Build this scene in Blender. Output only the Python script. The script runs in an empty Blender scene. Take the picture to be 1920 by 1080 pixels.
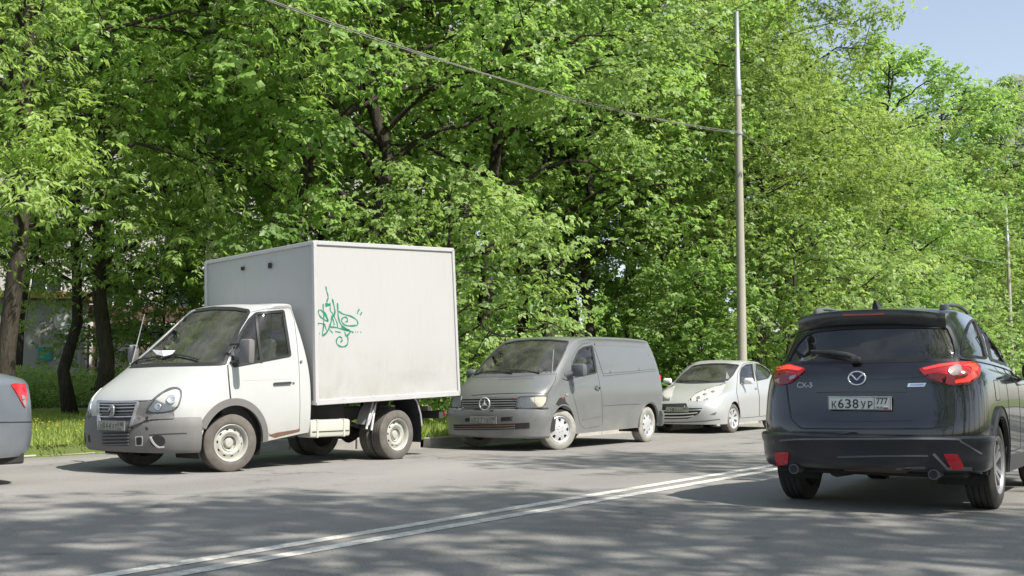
import bpy, bmesh, math, random
import numpy as np
from mathutils import Vector, Matrix
from mathutils.bvhtree import BVHTree
from mathutils.geometry import delaunay_2d_cdt

# ------------------------------------------------------------------ camera, light, exposure
SC = bpy.context.scene
COL = SC.collection
R = math.radians
FPX, CAMH, PITCH, YAW = 2150.0, 1.04, R(4.83), R(33.0)      # world: X right across the road, Y along the road

cam_d = bpy.data.cameras.new('camera'); cam = bpy.data.objects.new('camera', cam_d); COL.objects.link(cam)
cam_d.sensor_width = 36.0; cam_d.lens = FPX / 1920 * 36.0
cam_d.clip_start = 0.05; cam_d.clip_end = 4000
cam.location = (0, 0, CAMH); cam.rotation_euler = (math.pi / 2 + PITCH, 0, YAW)
SC.camera = cam

SUN_EL, SUN_AZ = R(50), R(94)        # azimuth clockwise from +Y
w = bpy.data.worlds.new('World'); SC.world = w; w.use_nodes = True
nt = w.node_tree; nt.nodes.clear()
sky = nt.nodes.new('ShaderNodeTexSky'); sky.sky_type = 'NISHITA'; sky.sun_disc = False
sky.sun_elevation = SUN_EL; sky.sun_rotation = SUN_AZ; sky.air_density = 1.0; sky.dust_density = 1.2; sky.ozone_density = 1.5
bg = nt.nodes.new('ShaderNodeBackground'); bg.inputs['Strength'].default_value = 0.12
out = nt.nodes.new('ShaderNodeOutputWorld')
hs = nt.nodes.new('ShaderNodeHueSaturation'); hs.inputs['Saturation'].default_value = .66; nt.links.new(sky.outputs[0], hs.inputs['Color'])
nt.links.new(hs.outputs[0], bg.inputs[0]); nt.links.new(bg.outputs[0], out.inputs[0])

sun_d = bpy.data.lights.new('sun', 'SUN'); sun = bpy.data.objects.new('sun', sun_d); COL.objects.link(sun)
sun_d.energy = 4.5; sun_d.angle = R(0.55); sun_d.color = (1.0, 0.95, 0.87)
sdir = Vector((math.cos(SUN_EL) * math.sin(SUN_AZ), math.cos(SUN_EL) * math.cos(SUN_AZ), math.sin(SUN_EL)))
sun.rotation_euler = sdir.to_track_quat('Z', 'Y').to_euler()

vs = SC.view_settings
vs.view_transform = 'Standard'; vs.look = 'None'; vs.exposure = 0.74; vs.gamma = 1.0; vs.use_curve_mapping = False
SC.render.engine = 'CYCLES'
SC.cycles.max_bounces = 8; SC.cycles.diffuse_bounces = 4; SC.cycles.glossy_bounces = 4
SC.cycles.transparent_max_bounces = 12; SC.cycles.transmission_bounces = 4
SC.cycles.sample_clamp_indirect = 6.0
try: SC.cycles.use_denoising = True
except Exception: pass

rng = np.random.default_rng(7); random.seed(7)

# ------------------------------------------------------------------ measuring aids
def ray_dir(px, py):
    """direction in the world of the sight line through a point measured in the photograph (1920 x 1080)"""
    u = (px - 960) / FPX; v = (py - 540) / FPX; c, s = math.cos(PITCH), math.sin(PITCH)
    x, y, z = u, c + v * s, s - v * c
    return Vector((x * math.cos(YAW) - y * math.sin(YAW), x * math.sin(YAW) + y * math.cos(YAW), z))
def at(px, d):
    """ground position seen at column px, d metres ahead"""
    x = (px - 960) / FPX * d
    return (x * math.cos(YAW) - d * math.sin(YAW), x * math.sin(YAW) + d * math.cos(YAW))

# ------------------------------------------------------------------ materials
MATS = {}
class NB:
    def __init__(s, name):
        s.m = bpy.data.materials.new(name); s.m.use_nodes = True; s.t = s.m.node_tree; s.t.nodes.clear()
        s.out = s.n('ShaderNodeOutputMaterial'); MATS[name] = s.m
    def n(s, typ, **kw):
        nd = s.t.nodes.new(typ)
        for k, v in kw.items(): setattr(nd, k, v)
        return nd
    def l(s, a, b): s.t.links.new(a, b)
    def coord(s, kind='Object', scale=None):
        c = s.n('ShaderNodeTexCoord').outputs[kind]
        if scale is not None:
            mp = s.n('ShaderNodeMapping'); mp.inputs['Scale'].default_value = scale if hasattr(scale, '__len__') else (scale,) * 3
            s.l(c, mp.inputs[0]); c = mp.outputs[0]
        return c
    def noise(s, co, scale, detail=4, rough=.55, dist=0):
        nd = s.n('ShaderNodeTexNoise'); nd.inputs['Scale'].default_value = scale; nd.inputs['Detail'].default_value = detail
        nd.inputs['Roughness'].default_value = rough; nd.inputs['Distortion'].default_value = dist
        if co is not None: s.l(co, nd.inputs['Vector'])
        return nd.outputs['Fac']
    def ramp(s, f, stops):
        nd = s.n('ShaderNodeValToRGB'); e = nd.color_ramp.elements
        while len(e) < len(stops): e.new(.5)
        for k, (p, c) in enumerate(stops):
            e[k].position = p; e[k].color = (*c, 1) if len(c) == 3 else c
        s.l(f, nd.inputs[0]); return nd.outputs[0]
    def fr(s, f, a, b, lo=0., hi=1.):
        nd = s.n('ShaderNodeMapRange'); nd.inputs[1].default_value = a; nd.inputs[2].default_value = b
        nd.inputs[3].default_value = lo; nd.inputs[4].default_value = hi
        s.l(f, nd.inputs[0]); return nd.outputs[0]
    def mix(s, f, a, b, typ='MIX'):
        nd = s.n('ShaderNodeMix', data_type='RGBA', blend_type=typ)
        for sock, v in ((nd.inputs[0], f), (nd.inputs[6], a), (nd.inputs[7], b)):
            if hasattr(v, 'is_linked') or hasattr(v, 'links'): s.l(v, sock)
            else: sock.default_value = (*v, 1) if hasattr(v, '__len__') and len(v) == 3 else v
        return nd.outputs[2]
    def math(s, op, a, b=0.):
        nd = s.n('ShaderNodeMath', operation=op)
        for sock, v in ((nd.inputs[0], a), (nd.inputs[1], b)):
            if hasattr(v, 'links'): s.l(v, sock)
            else: sock.default_value = v
        return nd.outputs[0]
    def bump(s, h, strength=.3, dist=.01):
        nd = s.n('ShaderNodeBump'); nd.inputs['Strength'].default_value = strength; nd.inputs['Distance'].default_value = dist
        s.l(h, nd.inputs['Height']); return nd.outputs[0]
    def bsdf(s, col=(.5, .5, .5), rough=.5, metal=0., spec=.5, coat=0., coat_rough=.05, normal=None, alpha=None):
        p = s.n('ShaderNodeBsdfPrincipled')
        for k, v in (('Base Color', col), ('Roughness', rough), ('Metallic', metal), ('Specular IOR Level', spec), ('Coat Weight', coat), ('Coat Roughness', coat_rough)):
            if hasattr(v, 'links'): s.l(v, p.inputs[k])
            else: p.inputs[k].default_value = (*v, 1) if hasattr(v, '__len__') else v
        if normal is not None: s.l(normal, p.inputs['Normal'])
        s.l(p.outputs[0], s.out.inputs[0]); return p

def simple(name, col, rough=.5, metal=0., var=.12, scale=6., coat=0., spec=.5, bump=0.):
    b = NB(name); co = b.coord()
    n = b.noise(co, scale, 5, .6)
    c = b.mix(n, tuple(x * (1 - var) for x in col), tuple(min(1, x * (1 + var)) for x in col))
    b.bsdf(c, rough, metal, spec, coat, normal=b.bump(b.noise(co, scale * 8), .25, bump) if bump else None)
    return b.m

def paint(name, col, metal=0., rough=.35, coat=.6, dust=(.36, .33, .29), amount=.35, ztop=.9, var=.06, coat_rough=.06, flake=0.):
    """car paint with road dust thrown up on its lower parts and faint streaks"""
    b = NB(name); co = b.coord()
    sep = b.n('ShaderNodeSeparateXYZ'); b.l(co, sep.inputs[0])
    low = b.fr(sep.outputs[2], ztop, .15, 0, 1)
    n1 = b.noise(co, 2.2, 6, .65, .4); n2 = b.noise(b.coord(scale=(9, 9, 1.2)), 2.0, 4, .6)
    d = b.math('MULTIPLY', low, b.fr(n1, .3, .72))
    d = b.math('ADD', b.math('MULTIPLY', d, amount * 1.5), b.math('MULTIPLY', b.fr(n2, .5, .85), amount * .25))
    d = b.math('MINIMUM', d, .9)
    base = b.mix(b.noise(co, 1.1, 3), tuple(x * (1 - var) for x in col), tuple(min(1, x * (1 + var)) for x in col))
    c = b.mix(d, base, dust)
    rr = b.math('ADD', b.math('MULTIPLY', d, .5), rough)
    mt = b.math('MULTIPLY', b.math('SUBTRACT', 1., d), metal)
    ct = b.math('MULTIPLY', b.math('SUBTRACT', 1., d), coat)
    b.bsdf(c, rr, mt, .5, ct, coat_rough, normal=b.bump(b.noise(co, 1.6, 2), .12, .012))
    return b.m

def glass_mat(name, tint=(.75, .8, .78), dark=.35, dusty=.06, ior=1.6):
    b = NB(name)
    tr = b.n('ShaderNodeBsdfTransparent'); tr.inputs[0].default_value = (*[t * dark for t in tint], 1)
    gl = b.n('ShaderNodeBsdfGlossy'); gl.inputs['Roughness'].default_value = .02; gl.inputs[0].default_value = (.95, .98, 1, 1)
    df = b.n('ShaderNodeBsdfDiffuse'); df.inputs[0].default_value = (.4, .4, .36, 1)
    fr = b.n('ShaderNodeFresnel'); fr.inputs[0].default_value = ior
    m1 = b.n('ShaderNodeMixShader'); b.l(fr.outputs[0], m1.inputs[0]); b.l(tr.outputs[0], m1.inputs[1]); b.l(gl.outputs[0], m1.inputs[2])
    m2 = b.n('ShaderNodeMixShader'); b.l(b.fr(b.noise(b.coord(), 3., 4), .35, .8, dusty * .4, dusty * 1.6), m2.inputs[0]); b.l(m1.outputs[0], m2.inputs[1]); b.l(df.outputs[0], m2.inputs[2])
    b.l(m2.outputs[0], b.out.inputs[0]); return b.m

M_white = paint('white_paint', (.44, .45, .445), 0, .36, .35, (.34, .30, .24), .62, .85)
M_boxw = paint('box_panel_white', (.42, .418, .412), 0, .5, .05, (.25, .23, .195), .58, 1.75, .03)
M_trim = simple('aluminium_trim', (.50, .49, .50), .45, .2, .1)
M_vito = paint('grey_paint', (.152, .158, .160), .15, .34, .6, (.30, .285, .25), .36, 1.0, .05)
M_silver = paint('silver_paint', (.44, .445, .45), .3, .36, .5, (.42, .40, .36), .2, .7)
M_silver2 = paint('blue_silver_paint', (.16, .18, .21), .4, .38, .5, (.40, .38, .34), .25, .7)
M_dark = paint('dark_metallic_paint', (.011, .011, .015), .2, .18, 1.0, (.10, .09, .075), .15, .9, .05, .03)
M_greyplastic = simple('grey_plastic', (.145, .141, .137), .65, 0, .18, 3.)
M_blackplastic = simple('black_plastic', (.035, .036, .04), .5, 0, .25, 5.)
M_darkplastic = simple('dark_grey_plastic', (.10, .105, .115), .5, 0, .2, 5.)
M_rubber = simple('rubber_seal', (.02, .02, .022), .6, 0, .2, 9.)
M_chrome = simple('chrome', (.74, .74, .75), .22, .75, .05)
M_chromedull = simple('dull_chrome', (.32, .32, .33), .35, .45, .1)
M_under = simple('underbody_black', (.022, .021, .02), .8, 0, .3, 5.)
M_frame = simple('chassis_dark', (.045, .042, .038), .75, 0, .4, 6.)
M_rust = simple('rusty_steel', (.16, .09, .06), .8, .1, .4, 14.)
M_cream = simple('cream_metal', (.46, .46, .40), .5, 0, .12, 4.)
M_interior = simple('interior_trim', (.05, .05, .052), .8, 0, .2, 5.)
M_seat = simple('seat_fabric', (.16, .15, .14), .9, 0, .25, 30.)
M_glass = glass_mat('window_glass', dark=.70)
M_ws = glass_mat('windscreen_glass', (.78, .84, .72), dark=.78, dusty=.13)
M_privacy = glass_mat('privacy_glass', (.7, .72, .8), dark=.12, dusty=.09, ior=1.72)
M_lens = glass_mat('clear_lens', (1, 1, 1), .95, .04, 1.28)
M_reflector = simple('lamp_reflector', (.56, .555, .53), .35, 0, .3, 30.)
M_red = simple('red_lens', (.48, .012, .022), .12, 0, .15, 8., coat=.8)
M_reddark = simple('dark_red_lens', (.20, .01, .014), .15, 0, .15, 8., coat=.8)
M_redhot = simple('lit_red_lens', (.75, .05, .03), .15, 0, .1, 8., coat=.8)
_p = [n for n in M_redhot.node_tree.nodes if n.type == 'BSDF_PRINCIPLED'][0]; _p.inputs['Emission Color'].default_value = (1, .07, .06, 1); _p.inputs['Emission Strength'].default_value = .22
M_lampgrey = simple('lamp_clear_grey', (.36, .29, .29), .15, .4, .1, 8., coat=.8)
M_amber = simple('indicator_clear', (.55, .50, .42), .2, 0, .1, coat=.6)
M_plate = simple('plate_white', (.60, .61, .58), .45, 0, .06, 14.)
M_platedirty = simple('plate_dirty', (.30, .31, .27), .55, 0, .2, 18.)
M_pianoblack = simple('gloss_black', (.012, .012, .014), .2, 0, .1, coat=.4)
M_ink = simple('plate_black', (.025, .025, .028), .5)
M_inkpale = simple('plate_ink_faded', (.10, .105, .095), .5)
M_blue = simple('flag_blue', (.03, .12, .42), .5); M_flagred = simple('flag_red', (.5, .03, .03), .5); M_flagwhite = simple('flag_white', (.75, .75, .75), .5)
M_graf = simple('green_marker_ink', (.022, .19, .12), .5, 0, .3, 9.)
M_rimcream = simple('rim_cream', (.40, .395, .355), .5, .1, .12, 8.)
M_rimgrey = simple('rim_grey', (.30, .30, .31), .35, .45, .15, 8.)
M_rimsilver = simple('rim_silver', (.60, .60, .61), .35, .45, .1, 8.)
M_paper = simple('paper', (.70, .70, .74), .8, 0, .08)
M_logoblue = simple('badge_blue', (.02, .03, .09), .3)

def tyre_mat(name, dust):
    b = NB(name); co = b.coord()
    n = b.noise(co, 7, 6, .65)
    c = b.mix(b.fr(n, .3, .75), tuple(.55 * x for x in dust), dust)
    b.bsdf(c, .85, 0, .3, normal=b.bump(b.noise(co, 60), .3, .004)); return b.m
M_tyre = tyre_mat('tyre_rubber_dusty', (.16, .145, .13))
M_tyrepale = tyre_mat('tyre_rubber_pale_dust', (.38, .37, .33))
M_tyredark = tyre_mat('tyre_rubber_dark', (.06, .057, .053))

# ------------------------------------------------------------------ object helpers
def tag(o, label=None, cat=None, group=None, kind=None):
    if label: o['label'] = label
    if cat: o['category'] = cat
    if group: o['group'] = group
    if kind: o['kind'] = kind
    return o
def link(o, parent=None):
    COL.objects.link(o)
    if parent is not None: o.parent = parent
    return o
def empty(name, loc=(0, 0, 0), rz=0., **kw):
    o = bpy.data.objects.new(name, None); o.empty_display_size = .3
    COL.objects.link(o); o.location = loc; o.rotation_euler = (0, 0, rz)
    return tag(o, **kw)
def meshdata(name, verts, faces, mats, smooth=False, fmat=None):
    me = bpy.data.meshes.new(name)
    me.from_pydata([tuple(v) for v in verts], [], [tuple(int(i) for i in f) for f in faces])
    for m in (mats if isinstance(mats, (list, tuple)) else [mats]): me.materials.append(m)
    if fmat is not None: me.polygons.foreach_set('material_index', np.asarray(fmat, dtype=np.int32))
    if smooth:
        me.polygons.foreach_set('use_smooth', np.ones(len(me.polygons), dtype=bool))
    me.update(); return me
def mobj(name, verts, faces, mats, parent=None, smooth=False, fmat=None, **kw):
    return tag(link(bpy.data.objects.new(name, meshdata(name, verts, faces, mats, smooth, fmat)), parent), **kw)
def autosmooth(o, ang=35):
    me = o.data
    me.polygons.foreach_set('use_smooth', np.ones(len(me.polygons), dtype=bool))
    try: me.set_sharp_from_angle(angle=R(ang))
    except Exception: pass
    return o

class MB:
    """collects boxes, tubes and lathes into one mesh"""
    def __init__(s): s.v = []; s.f = []
    def add(s, v, f):
        o = len(s.v); s.v += [tuple(x) for x in v]; s.f += [tuple(i + o for i in q) for q in f]; return s
    def box(s, c, size, bev=0., M=None):
        bm = bmesh.new(); bmesh.ops.create_cube(bm, size=1.)
        bmesh.ops.scale(bm, vec=Vector(size), verts=bm.verts)
        if bev: bmesh.ops.bevel(bm, geom=bm.edges[:], offset=bev, segments=2, affect='EDGES', profile=.5)
        if M is not None: bmesh.ops.transform(bm, matrix=M, verts=bm.verts)
        bmesh.ops.translate(bm, vec=Vector(c), verts=bm.verts)
        bm.verts.index_update(); s.add([v.co[:] for v in bm.verts], [[v.index for v in f.verts] for f in bm.faces]); bm.free(); return s
    def tube(s, pts, r, n=8, cap=True):
        pts = [Vector(p) for p in pts]; rs = r if hasattr(r, '__len__') else [r] * len(pts)
        V = []; F = []; prev = None
        for i, p in enumerate(pts):
            t = (pts[min(i + 1, len(pts) - 1)] - pts[max(i - 1, 0)]).normalized()
            if prev is None:
                a = Vector((0, 0, 1)) if abs(t.z) < .9 else Vector((1, 0, 0)); prev = t.cross(a).normalized()
            u = (prev - t * prev.dot(t)).normalized(); prev = u; w_ = t.cross(u)
            for k in range(n):
                a = 2 * math.pi * k / n; V.append(p + (u * math.cos(a) + w_ * math.sin(a)) * rs[i])
        for i in range(len(pts) - 1):
            for k in range(n):
                F.append((i * n + k, i * n + (k + 1) % n, (i + 1) * n + (k + 1) % n, (i + 1) * n + k))
        if cap: F.append(tuple(range(n))[::-1]); F.append(tuple(range((len(pts) - 1) * n, len(pts) * n)))
        return s.add(V, F)
    def lathe(s, prof, n=48, axis='y', c=(0, 0, 0), closed=False):
        V = []; F = []; m = len(prof)
        for k in range(n):
            a = 2 * math.pi * k / n; ca, sa = math.cos(a), math.sin(a)
            for (r, h) in prof:
                p = {'y': (r * ca, h, r * sa), 'z': (r * ca, r * sa, h), 'x': (h, r * ca, r * sa)}[axis]
                V.append((p[0] + c[0], p[1] + c[1], p[2] + c[2]))
        for k in range(n):
            for j in range(m if closed else m - 1):
                a, b = k * m + j, k * m + (j + 1) % m; a2, b2 = ((k + 1) % n) * m + j, ((k + 1) % n) * m + (j + 1) % m
                F.append((a, b, b2, a2))
        return s.add(V, F)
    def quad(s, a, b, c, d): return s.add([a, b, c, d], [(0, 1, 2, 3)])
    def build(s, name, mat, parent=None, smooth=None, **kw):
        o = mobj(name, s.v, s.f, mat, parent, **kw)
        if smooth: autosmooth(o, smooth)
        return o

def text_mesh(body, size, width=None, thick=.0008, bold=.0):
    cu = bpy.data.curves.new('t', 'FONT'); cu.body = body; cu.size = size; cu.align_x = 'CENTER'; cu.align_y = 'CENTER'
    cu.extrude = thick; cu.offset = bold; cu.resolution_u = 4
    o = bpy.data.objects.new('t', cu); COL.objects.link(o)
    bpy.context.view_layer.update()
    dg = bpy.context.evaluated_depsgraph_get(); me = bpy.data.meshes.new_from_object(o.evaluated_get(dg))
    V = np.array([v.co[:] for v in me.vertices]) if len(me.vertices) else np.zeros((0, 3)); F = [tuple(p.vertices) for p in me.polygons]
    bpy.data.objects.remove(o); bpy.data.curves.remove(cu); bpy.data.meshes.remove(me)
    if len(V):
        mid = (V[:, :2].max(0) + V[:, :2].min(0)) / 2; V[:, :2] -= mid
        if width: V[:, 0] *= width / (V[:, 0].max() - V[:, 0].min())
    return V, F
# ------------------------------------------------------------------ setting
def sheet(name, pts, z, mat, **kw):
    return mobj(name, [(x, y, z) for x, y in pts], [tuple(range(len(pts)))], mat, **kw)

# asphalt: pale dusty wearing course with aggregate, patches, cracks, oil spots
b = NB('asphalt_worn'); co = b.coord()
fine = b.noise(co, 55, 4, .8); mid = b.noise(co, 3.5, 6, .6, .3); big = b.noise(b.coord(scale=(.5, .12, 1)), 1.2, 4)
c = b.mix(b.fr(big, .35, .65), (.155, .150, .145), (.23, .223, .214))
c = b.mix(b.fr(mid, .25, .75), b.mix(.5, c, (.15, .142, .132)), c)
c = b.mix(b.fr(fine, .40, .66, 0, .6), c, (.36, .345, .32))
vo = b.n('ShaderNodeTexVoronoi', feature='DISTANCE_TO_EDGE'); vo.inputs['Scale'].default_value = .38
ds = b.n('ShaderNodeVectorMath', operation='ADD'); nz = b.n('ShaderNodeTexNoise'); nz.inputs['Scale'].default_value = 1.6; nz.inputs['Detail'].default_value = 5
b.l(co, nz.inputs['Vector']); b.l(co, ds.inputs[0]); b.l(nz.outputs['Color'], ds.inputs[1]); b.l(ds.outputs[0], vo.inputs['Vector'])
crack = b.math('MULTIPLY', b.fr(vo.outputs['Distance'], .0, .018, 1, 0), b.fr(b.noise(co, .5, 2), .48, .58))
c = b.mix(b.math('MULTIPLY', crack, .5), c, (.05, .048, .045))
sx = b.n('ShaderNodeSeparateXYZ'); b.l(co, sx.inputs[0]); trk = b.math('SINE', b.math('ADD', b.math('MULTIPLY', sx.outputs[0], 3.6), b.math('MULTIPLY', mid, 1.2)))
c = b.mix(b.fr(trk, -.2, 1., 0, .16), c, (.33, .32, .30))
spot = b.fr(b.noise(co, 2.3, 2, .4), .70, .76, 0, .55)
c = b.mix(spot, c, (.09, .087, .085))
b.bsdf(c, .88, 0, .3, normal=b.bump(b.math('ADD', fine, b.math('MULTIPLY', mid, .6)), .5, .008)); M_asph = b.m

b = NB('road_paint_worn'); co = b.coord()
wear = b.math('MULTIPLY', b.fr(b.noise(co, 14, 6, .75), .27, .60), b.fr(b.noise(co, 1.1, 3), .2, .55, .45, 1))
c = b.mix(wear, (.28, .265, .245), (.72, .70, .64))
b.bsdf(c, .8, 0, .3, normal=b.bump(b.noise(co, 90), .3, .004)); M_line = b.m

b = NB('grass_soil'); co = b.coord()
c = b.mix(b.fr(b.noise(co, .8, 5), .3, .7), (.075, .115, .028), (.13, .165, .045))
c = b.mix(b.fr(b.noise(co, 9, 5, .7), .55, .75, 0, .6), c, (.12, .095, .06))
b.bsdf(c, .95, 0, .2, normal=b.bump(b.noise(co, 25, 6, .7), .8, .06)); M_soil = b.m
b = NB('forest_floor'); co = b.coord()
c = b.mix(b.fr(b.noise(co, 1.2, 6), .3, .7), (.03, .045, .016), (.075, .085, .035))
b.bsdf(c, .95, 0, .2, normal=b.bump(b.noise(co, 12, 6, .7), .8, .08)); M_forest = b.m
M_conc = simple('kerb_concrete', (.36, .34, .31), .9, 0, .22, 5., bump=.004)
M_path = simple('path_asphalt', (.25, .24, .225), .9, 0, .15, 3., bump=.004)
M_pole = simple('pole_concrete', (.36, .34, .285), .85, 0, .14, 3., bump=.004)
M_polemetal = simple('pole_metal', (.38, .40, .42), .5, .3, .12, 3.)
M_cable = simple('cable_grey', (.20, .19, .17), .6, 0, .1)

mobj('ground', [(-1500, -1500, -.06), (1500, -1500, -.06), (1500, 1500, -.06), (-1500, 1500, -.06)], [(0, 1, 2, 3)], M_forest, kind='structure')
sheet('road', [(-15.2, -120), (6.2, -120), (6.2, 700), (-15.2, 700)], 0., M_asph, kind='structure')
for x0 in (-5.40, -5.11):
    nseg = 200; V = []; F = []
    ys = np.linspace(-30, 400, nseg)
    for y in ys:
        e = rng.normal(0, .004, 2); V += [(x0 + e[0], y, .004), (x0 + .135 + e[1], y, .004)]
    for i in range(nseg - 1): F.append((2 * i, 2 * i + 1, 2 * i + 3, 2 * i + 2))
    mobj('centre_line', V, F, M_line, kind='structure')

def vz(x):           # rise of the verge away from the road
    return .13 + .014 * max(0., -x - 12.)
V = []; F = []
xs = [-11.75, -13, -14.95, -18, -22, -26.3]; 
xs2 = [-29.0, -34, -45, -70, -160]
ysv = [-120, -40, 0, 12.2, 15.2, 30, 60, 120, 300, 700]
def grid_sheet(name, xs, mat, skip=None, dz=0.):
    V = []; F = []
    for x in xs:
        for y in ysv: V.append((x, y, vz(x) + dz))
    n = len(ysv)
    for i in range(len(xs) - 1):
        for j in range(n - 1):
            if skip and skip(xs[i], ysv[j]): continue
            F.append((i * n + j, i * n + j + 1, (i + 1) * n + j + 1, (i + 1) * n + j))
    return mobj(name, V, F, mat, kind='structure')
mobj('verge_edge', [(-14.95, -120, vz(-14.95)), (-14.95, 12.2, vz(-14.95)), (-14.78, 12.2, .0), (-14.78, -120, .0)], [(0, 1, 2, 3)], M_soil, kind='structure').name = 'verge'
vg = grid_sheet('verge', xs, M_soil, lambda x, y: x > -14.9 and y < 15.1)
mobj('verge', [(-14.95, 12.2, vz(-14.95)), (-11.75, 15.2, vz(-11.75)), (-13, 15.2, vz(-13)), (-14.95, 15.2, vz(-14.95))], [(0, 1, 2, 3)], M_soil, kind='structure')
grid_sheet('footpath', [-26.3, -29.0], M_path)
grid_sheet('woodland_ground', xs2, M_forest)
# right side: kerb, verge
mobj('verge', [(6.45, -120, .13), (200, -120, .3), (200, 700, .3), (6.45, 700, .13)], [(0, 1, 2, 3)], M_soil, kind='structure')

# kerb stones, each one a piece of its own
kerb = empty('kerb', (0, 0, 0), kind='structure')
kst = {}
def stone(x, y, rz, h, L=.98):
    key = (round(h, 2), L)
    if key not in kst:
        mb = MB(); mb.box((0, 0, h / 2 - .03), (L, .15, h + .06), .018); kst[key] = meshdata('kerb_stone', mb.v, mb.f, M_conc)
    o = link(bpy.data.objects.new('kerb_stone', kst[key]), kerb); o.location = (x, y, rng.normal(0, .004)); o.rotation_euler = (rng.normal(0, .008), rng.normal(0, .006), rz + rng.normal(0, .004))
for k in range(60): stone(-11.68 + rng.normal(0, .006), 15.85 + k, math.pi / 2, .165)
for k in range(4): stone(-12.03 - .79 * k, 14.80 - .70 * k + rng.normal(0, .006), math.atan2(.70, .79), .165, 1.04)
for k in range(22): stone(-14.87 + rng.normal(0, .01), 11.75 - k, math.pi / 2, .03)
mb = MB(); mb.box((6.33, 290, .06), (.16, 820, .17)); mb.build('kerb_far', M_conc, kind='structure').name = 'kerb'

# ------------------------------------------------------------------ foliage
def leaf_mat(name, dark, mid, light, trans, tw=.50, rough=.42):
    b = NB(name)
    a = b.n('ShaderNodeAttribute'); a.attribute_name = 'leaf_tint'
    oi = b.n('ShaderNodeObjectInfo')
    f = b.math('ADD', a.outputs['Fac'], b.math('MULTIPLY', b.math('SUBTRACT', oi.outputs['Random'], .5), .35))
    c = b.ramp(f, [(.0, dark), (.5, mid), (1., light)])
    p = b.n('ShaderNodeBsdfPrincipled'); b.l(c, p.inputs['Base Color']); p.inputs['Roughness'].default_value = rough; p.inputs['Specular IOR Level'].default_value = .4
    t = b.n('ShaderNodeBsdfTranslucent'); b.l(b.mix(1., c, trans, 'MULTIPLY'), t.inputs[0])
    m = b.n('ShaderNodeMixShader'); m.inputs[0].default_value = tw
    b.l(p.outputs[0], m.inputs[1]); b.l(t.outputs[0], m.inputs[2]); b.l(m.outputs[0], b.out.inputs[0]); return b.m
M_leafA = leaf_mat('leaf_yellow_green', (.15, .22, .06), (.27, .38, .105), (.37, .48, .155), (1.6, 1.65, 1.15))
M_leafB = leaf_mat('leaf_fresh_green', (.145, .23, .07), (.25, .375, .11), (.345, .475, .16), (1.55, 1.65, 1.15))
M_leafC = leaf_mat('leaf_olive_yellow', (.155, .215, .065), (.25, .34, .10), (.35, .43, .15), (1.6, 1.65, 1.1))
M_leafD = leaf_mat('leaf_soft_green', (.15, .22, .075), (.25, .355, .12), (.34, .445, .17), (1.6, 1.65, 1.1))
b = NB('bark'); co = b.coord(scale=(5, 5, 1.1))
n = b.noise(co, 3, 6, .7, .6); b.bsdf(b.mix(b.fr(n, .3, .7), (.025, .021, .017), (.085, .072, .058)), .95, 0, .2, normal=b.bump(n, .9, .05)); M_bark = b.m
b = NB('birch_bark'); co = b.coord(scale=(2, 2, 7))
n = b.noise(co, 2.2, 5, .7); b.bsdf(b.mix(b.fr(n, .52, .6), (.62, .58, .54), (.06, .05, .045)), .85, 0, .2); M_birch = b.m

def leaves_mesh(name, P, A, N, L, W, tint, mat):
    """one leaf per row: foot P, axis A, face normal N, length L, width W"""
    n = len(P); A = A / np.linalg.norm(A, axis=1, keepdims=True)
    S = np.cross(A, N); S /= np.linalg.norm(S, axis=1, keepdims=True) + 1e-9
    U = np.cross(S, A)
    L = L[:, None]; W = W[:, None]
    tip = P + A * L - U * L * .10
    lf = P + A * L * .42 + S * W * .5 + U * W * .12
    rt = P + A * L * .42 - S * W * .5 + U * W * .12
    co = np.stack([P, lf, tip, rt], 1).reshape(-1, 3).astype(np.float32)
    base = (np.arange(n) * 4)[:, None]
    idx = (base + np.array([[0, 2, 1, 0, 3, 2]])).reshape(-1).astype(np.int32)
    me = bpy.data.meshes.new(name)
    me.vertices.add(n * 4); me.vertices.foreach_set('co', co.reshape(-1))
    me.loops.add(n * 6); me.loops.foreach_set('vertex_index', idx)
    me.polygons.add(n * 2); me.polygons.foreach_set('loop_start', (np.arange(n * 2) * 3).astype(np.int32))
    at_ = me.attributes.new('leaf_tint', 'FLOAT', 'POINT'); at_.data.foreach_set('value', np.repeat(tint, 4).astype(np.float32))
    me.materials.append(mat); me.update(calc_edges=True); return me

def bez(p0, p1, p2, n):
    t = np.linspace(0, 1, n)[:, None]; return (1 - t) ** 2 * p0 + 2 * t * (1 - t) * p1 + t * t * p2

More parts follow.
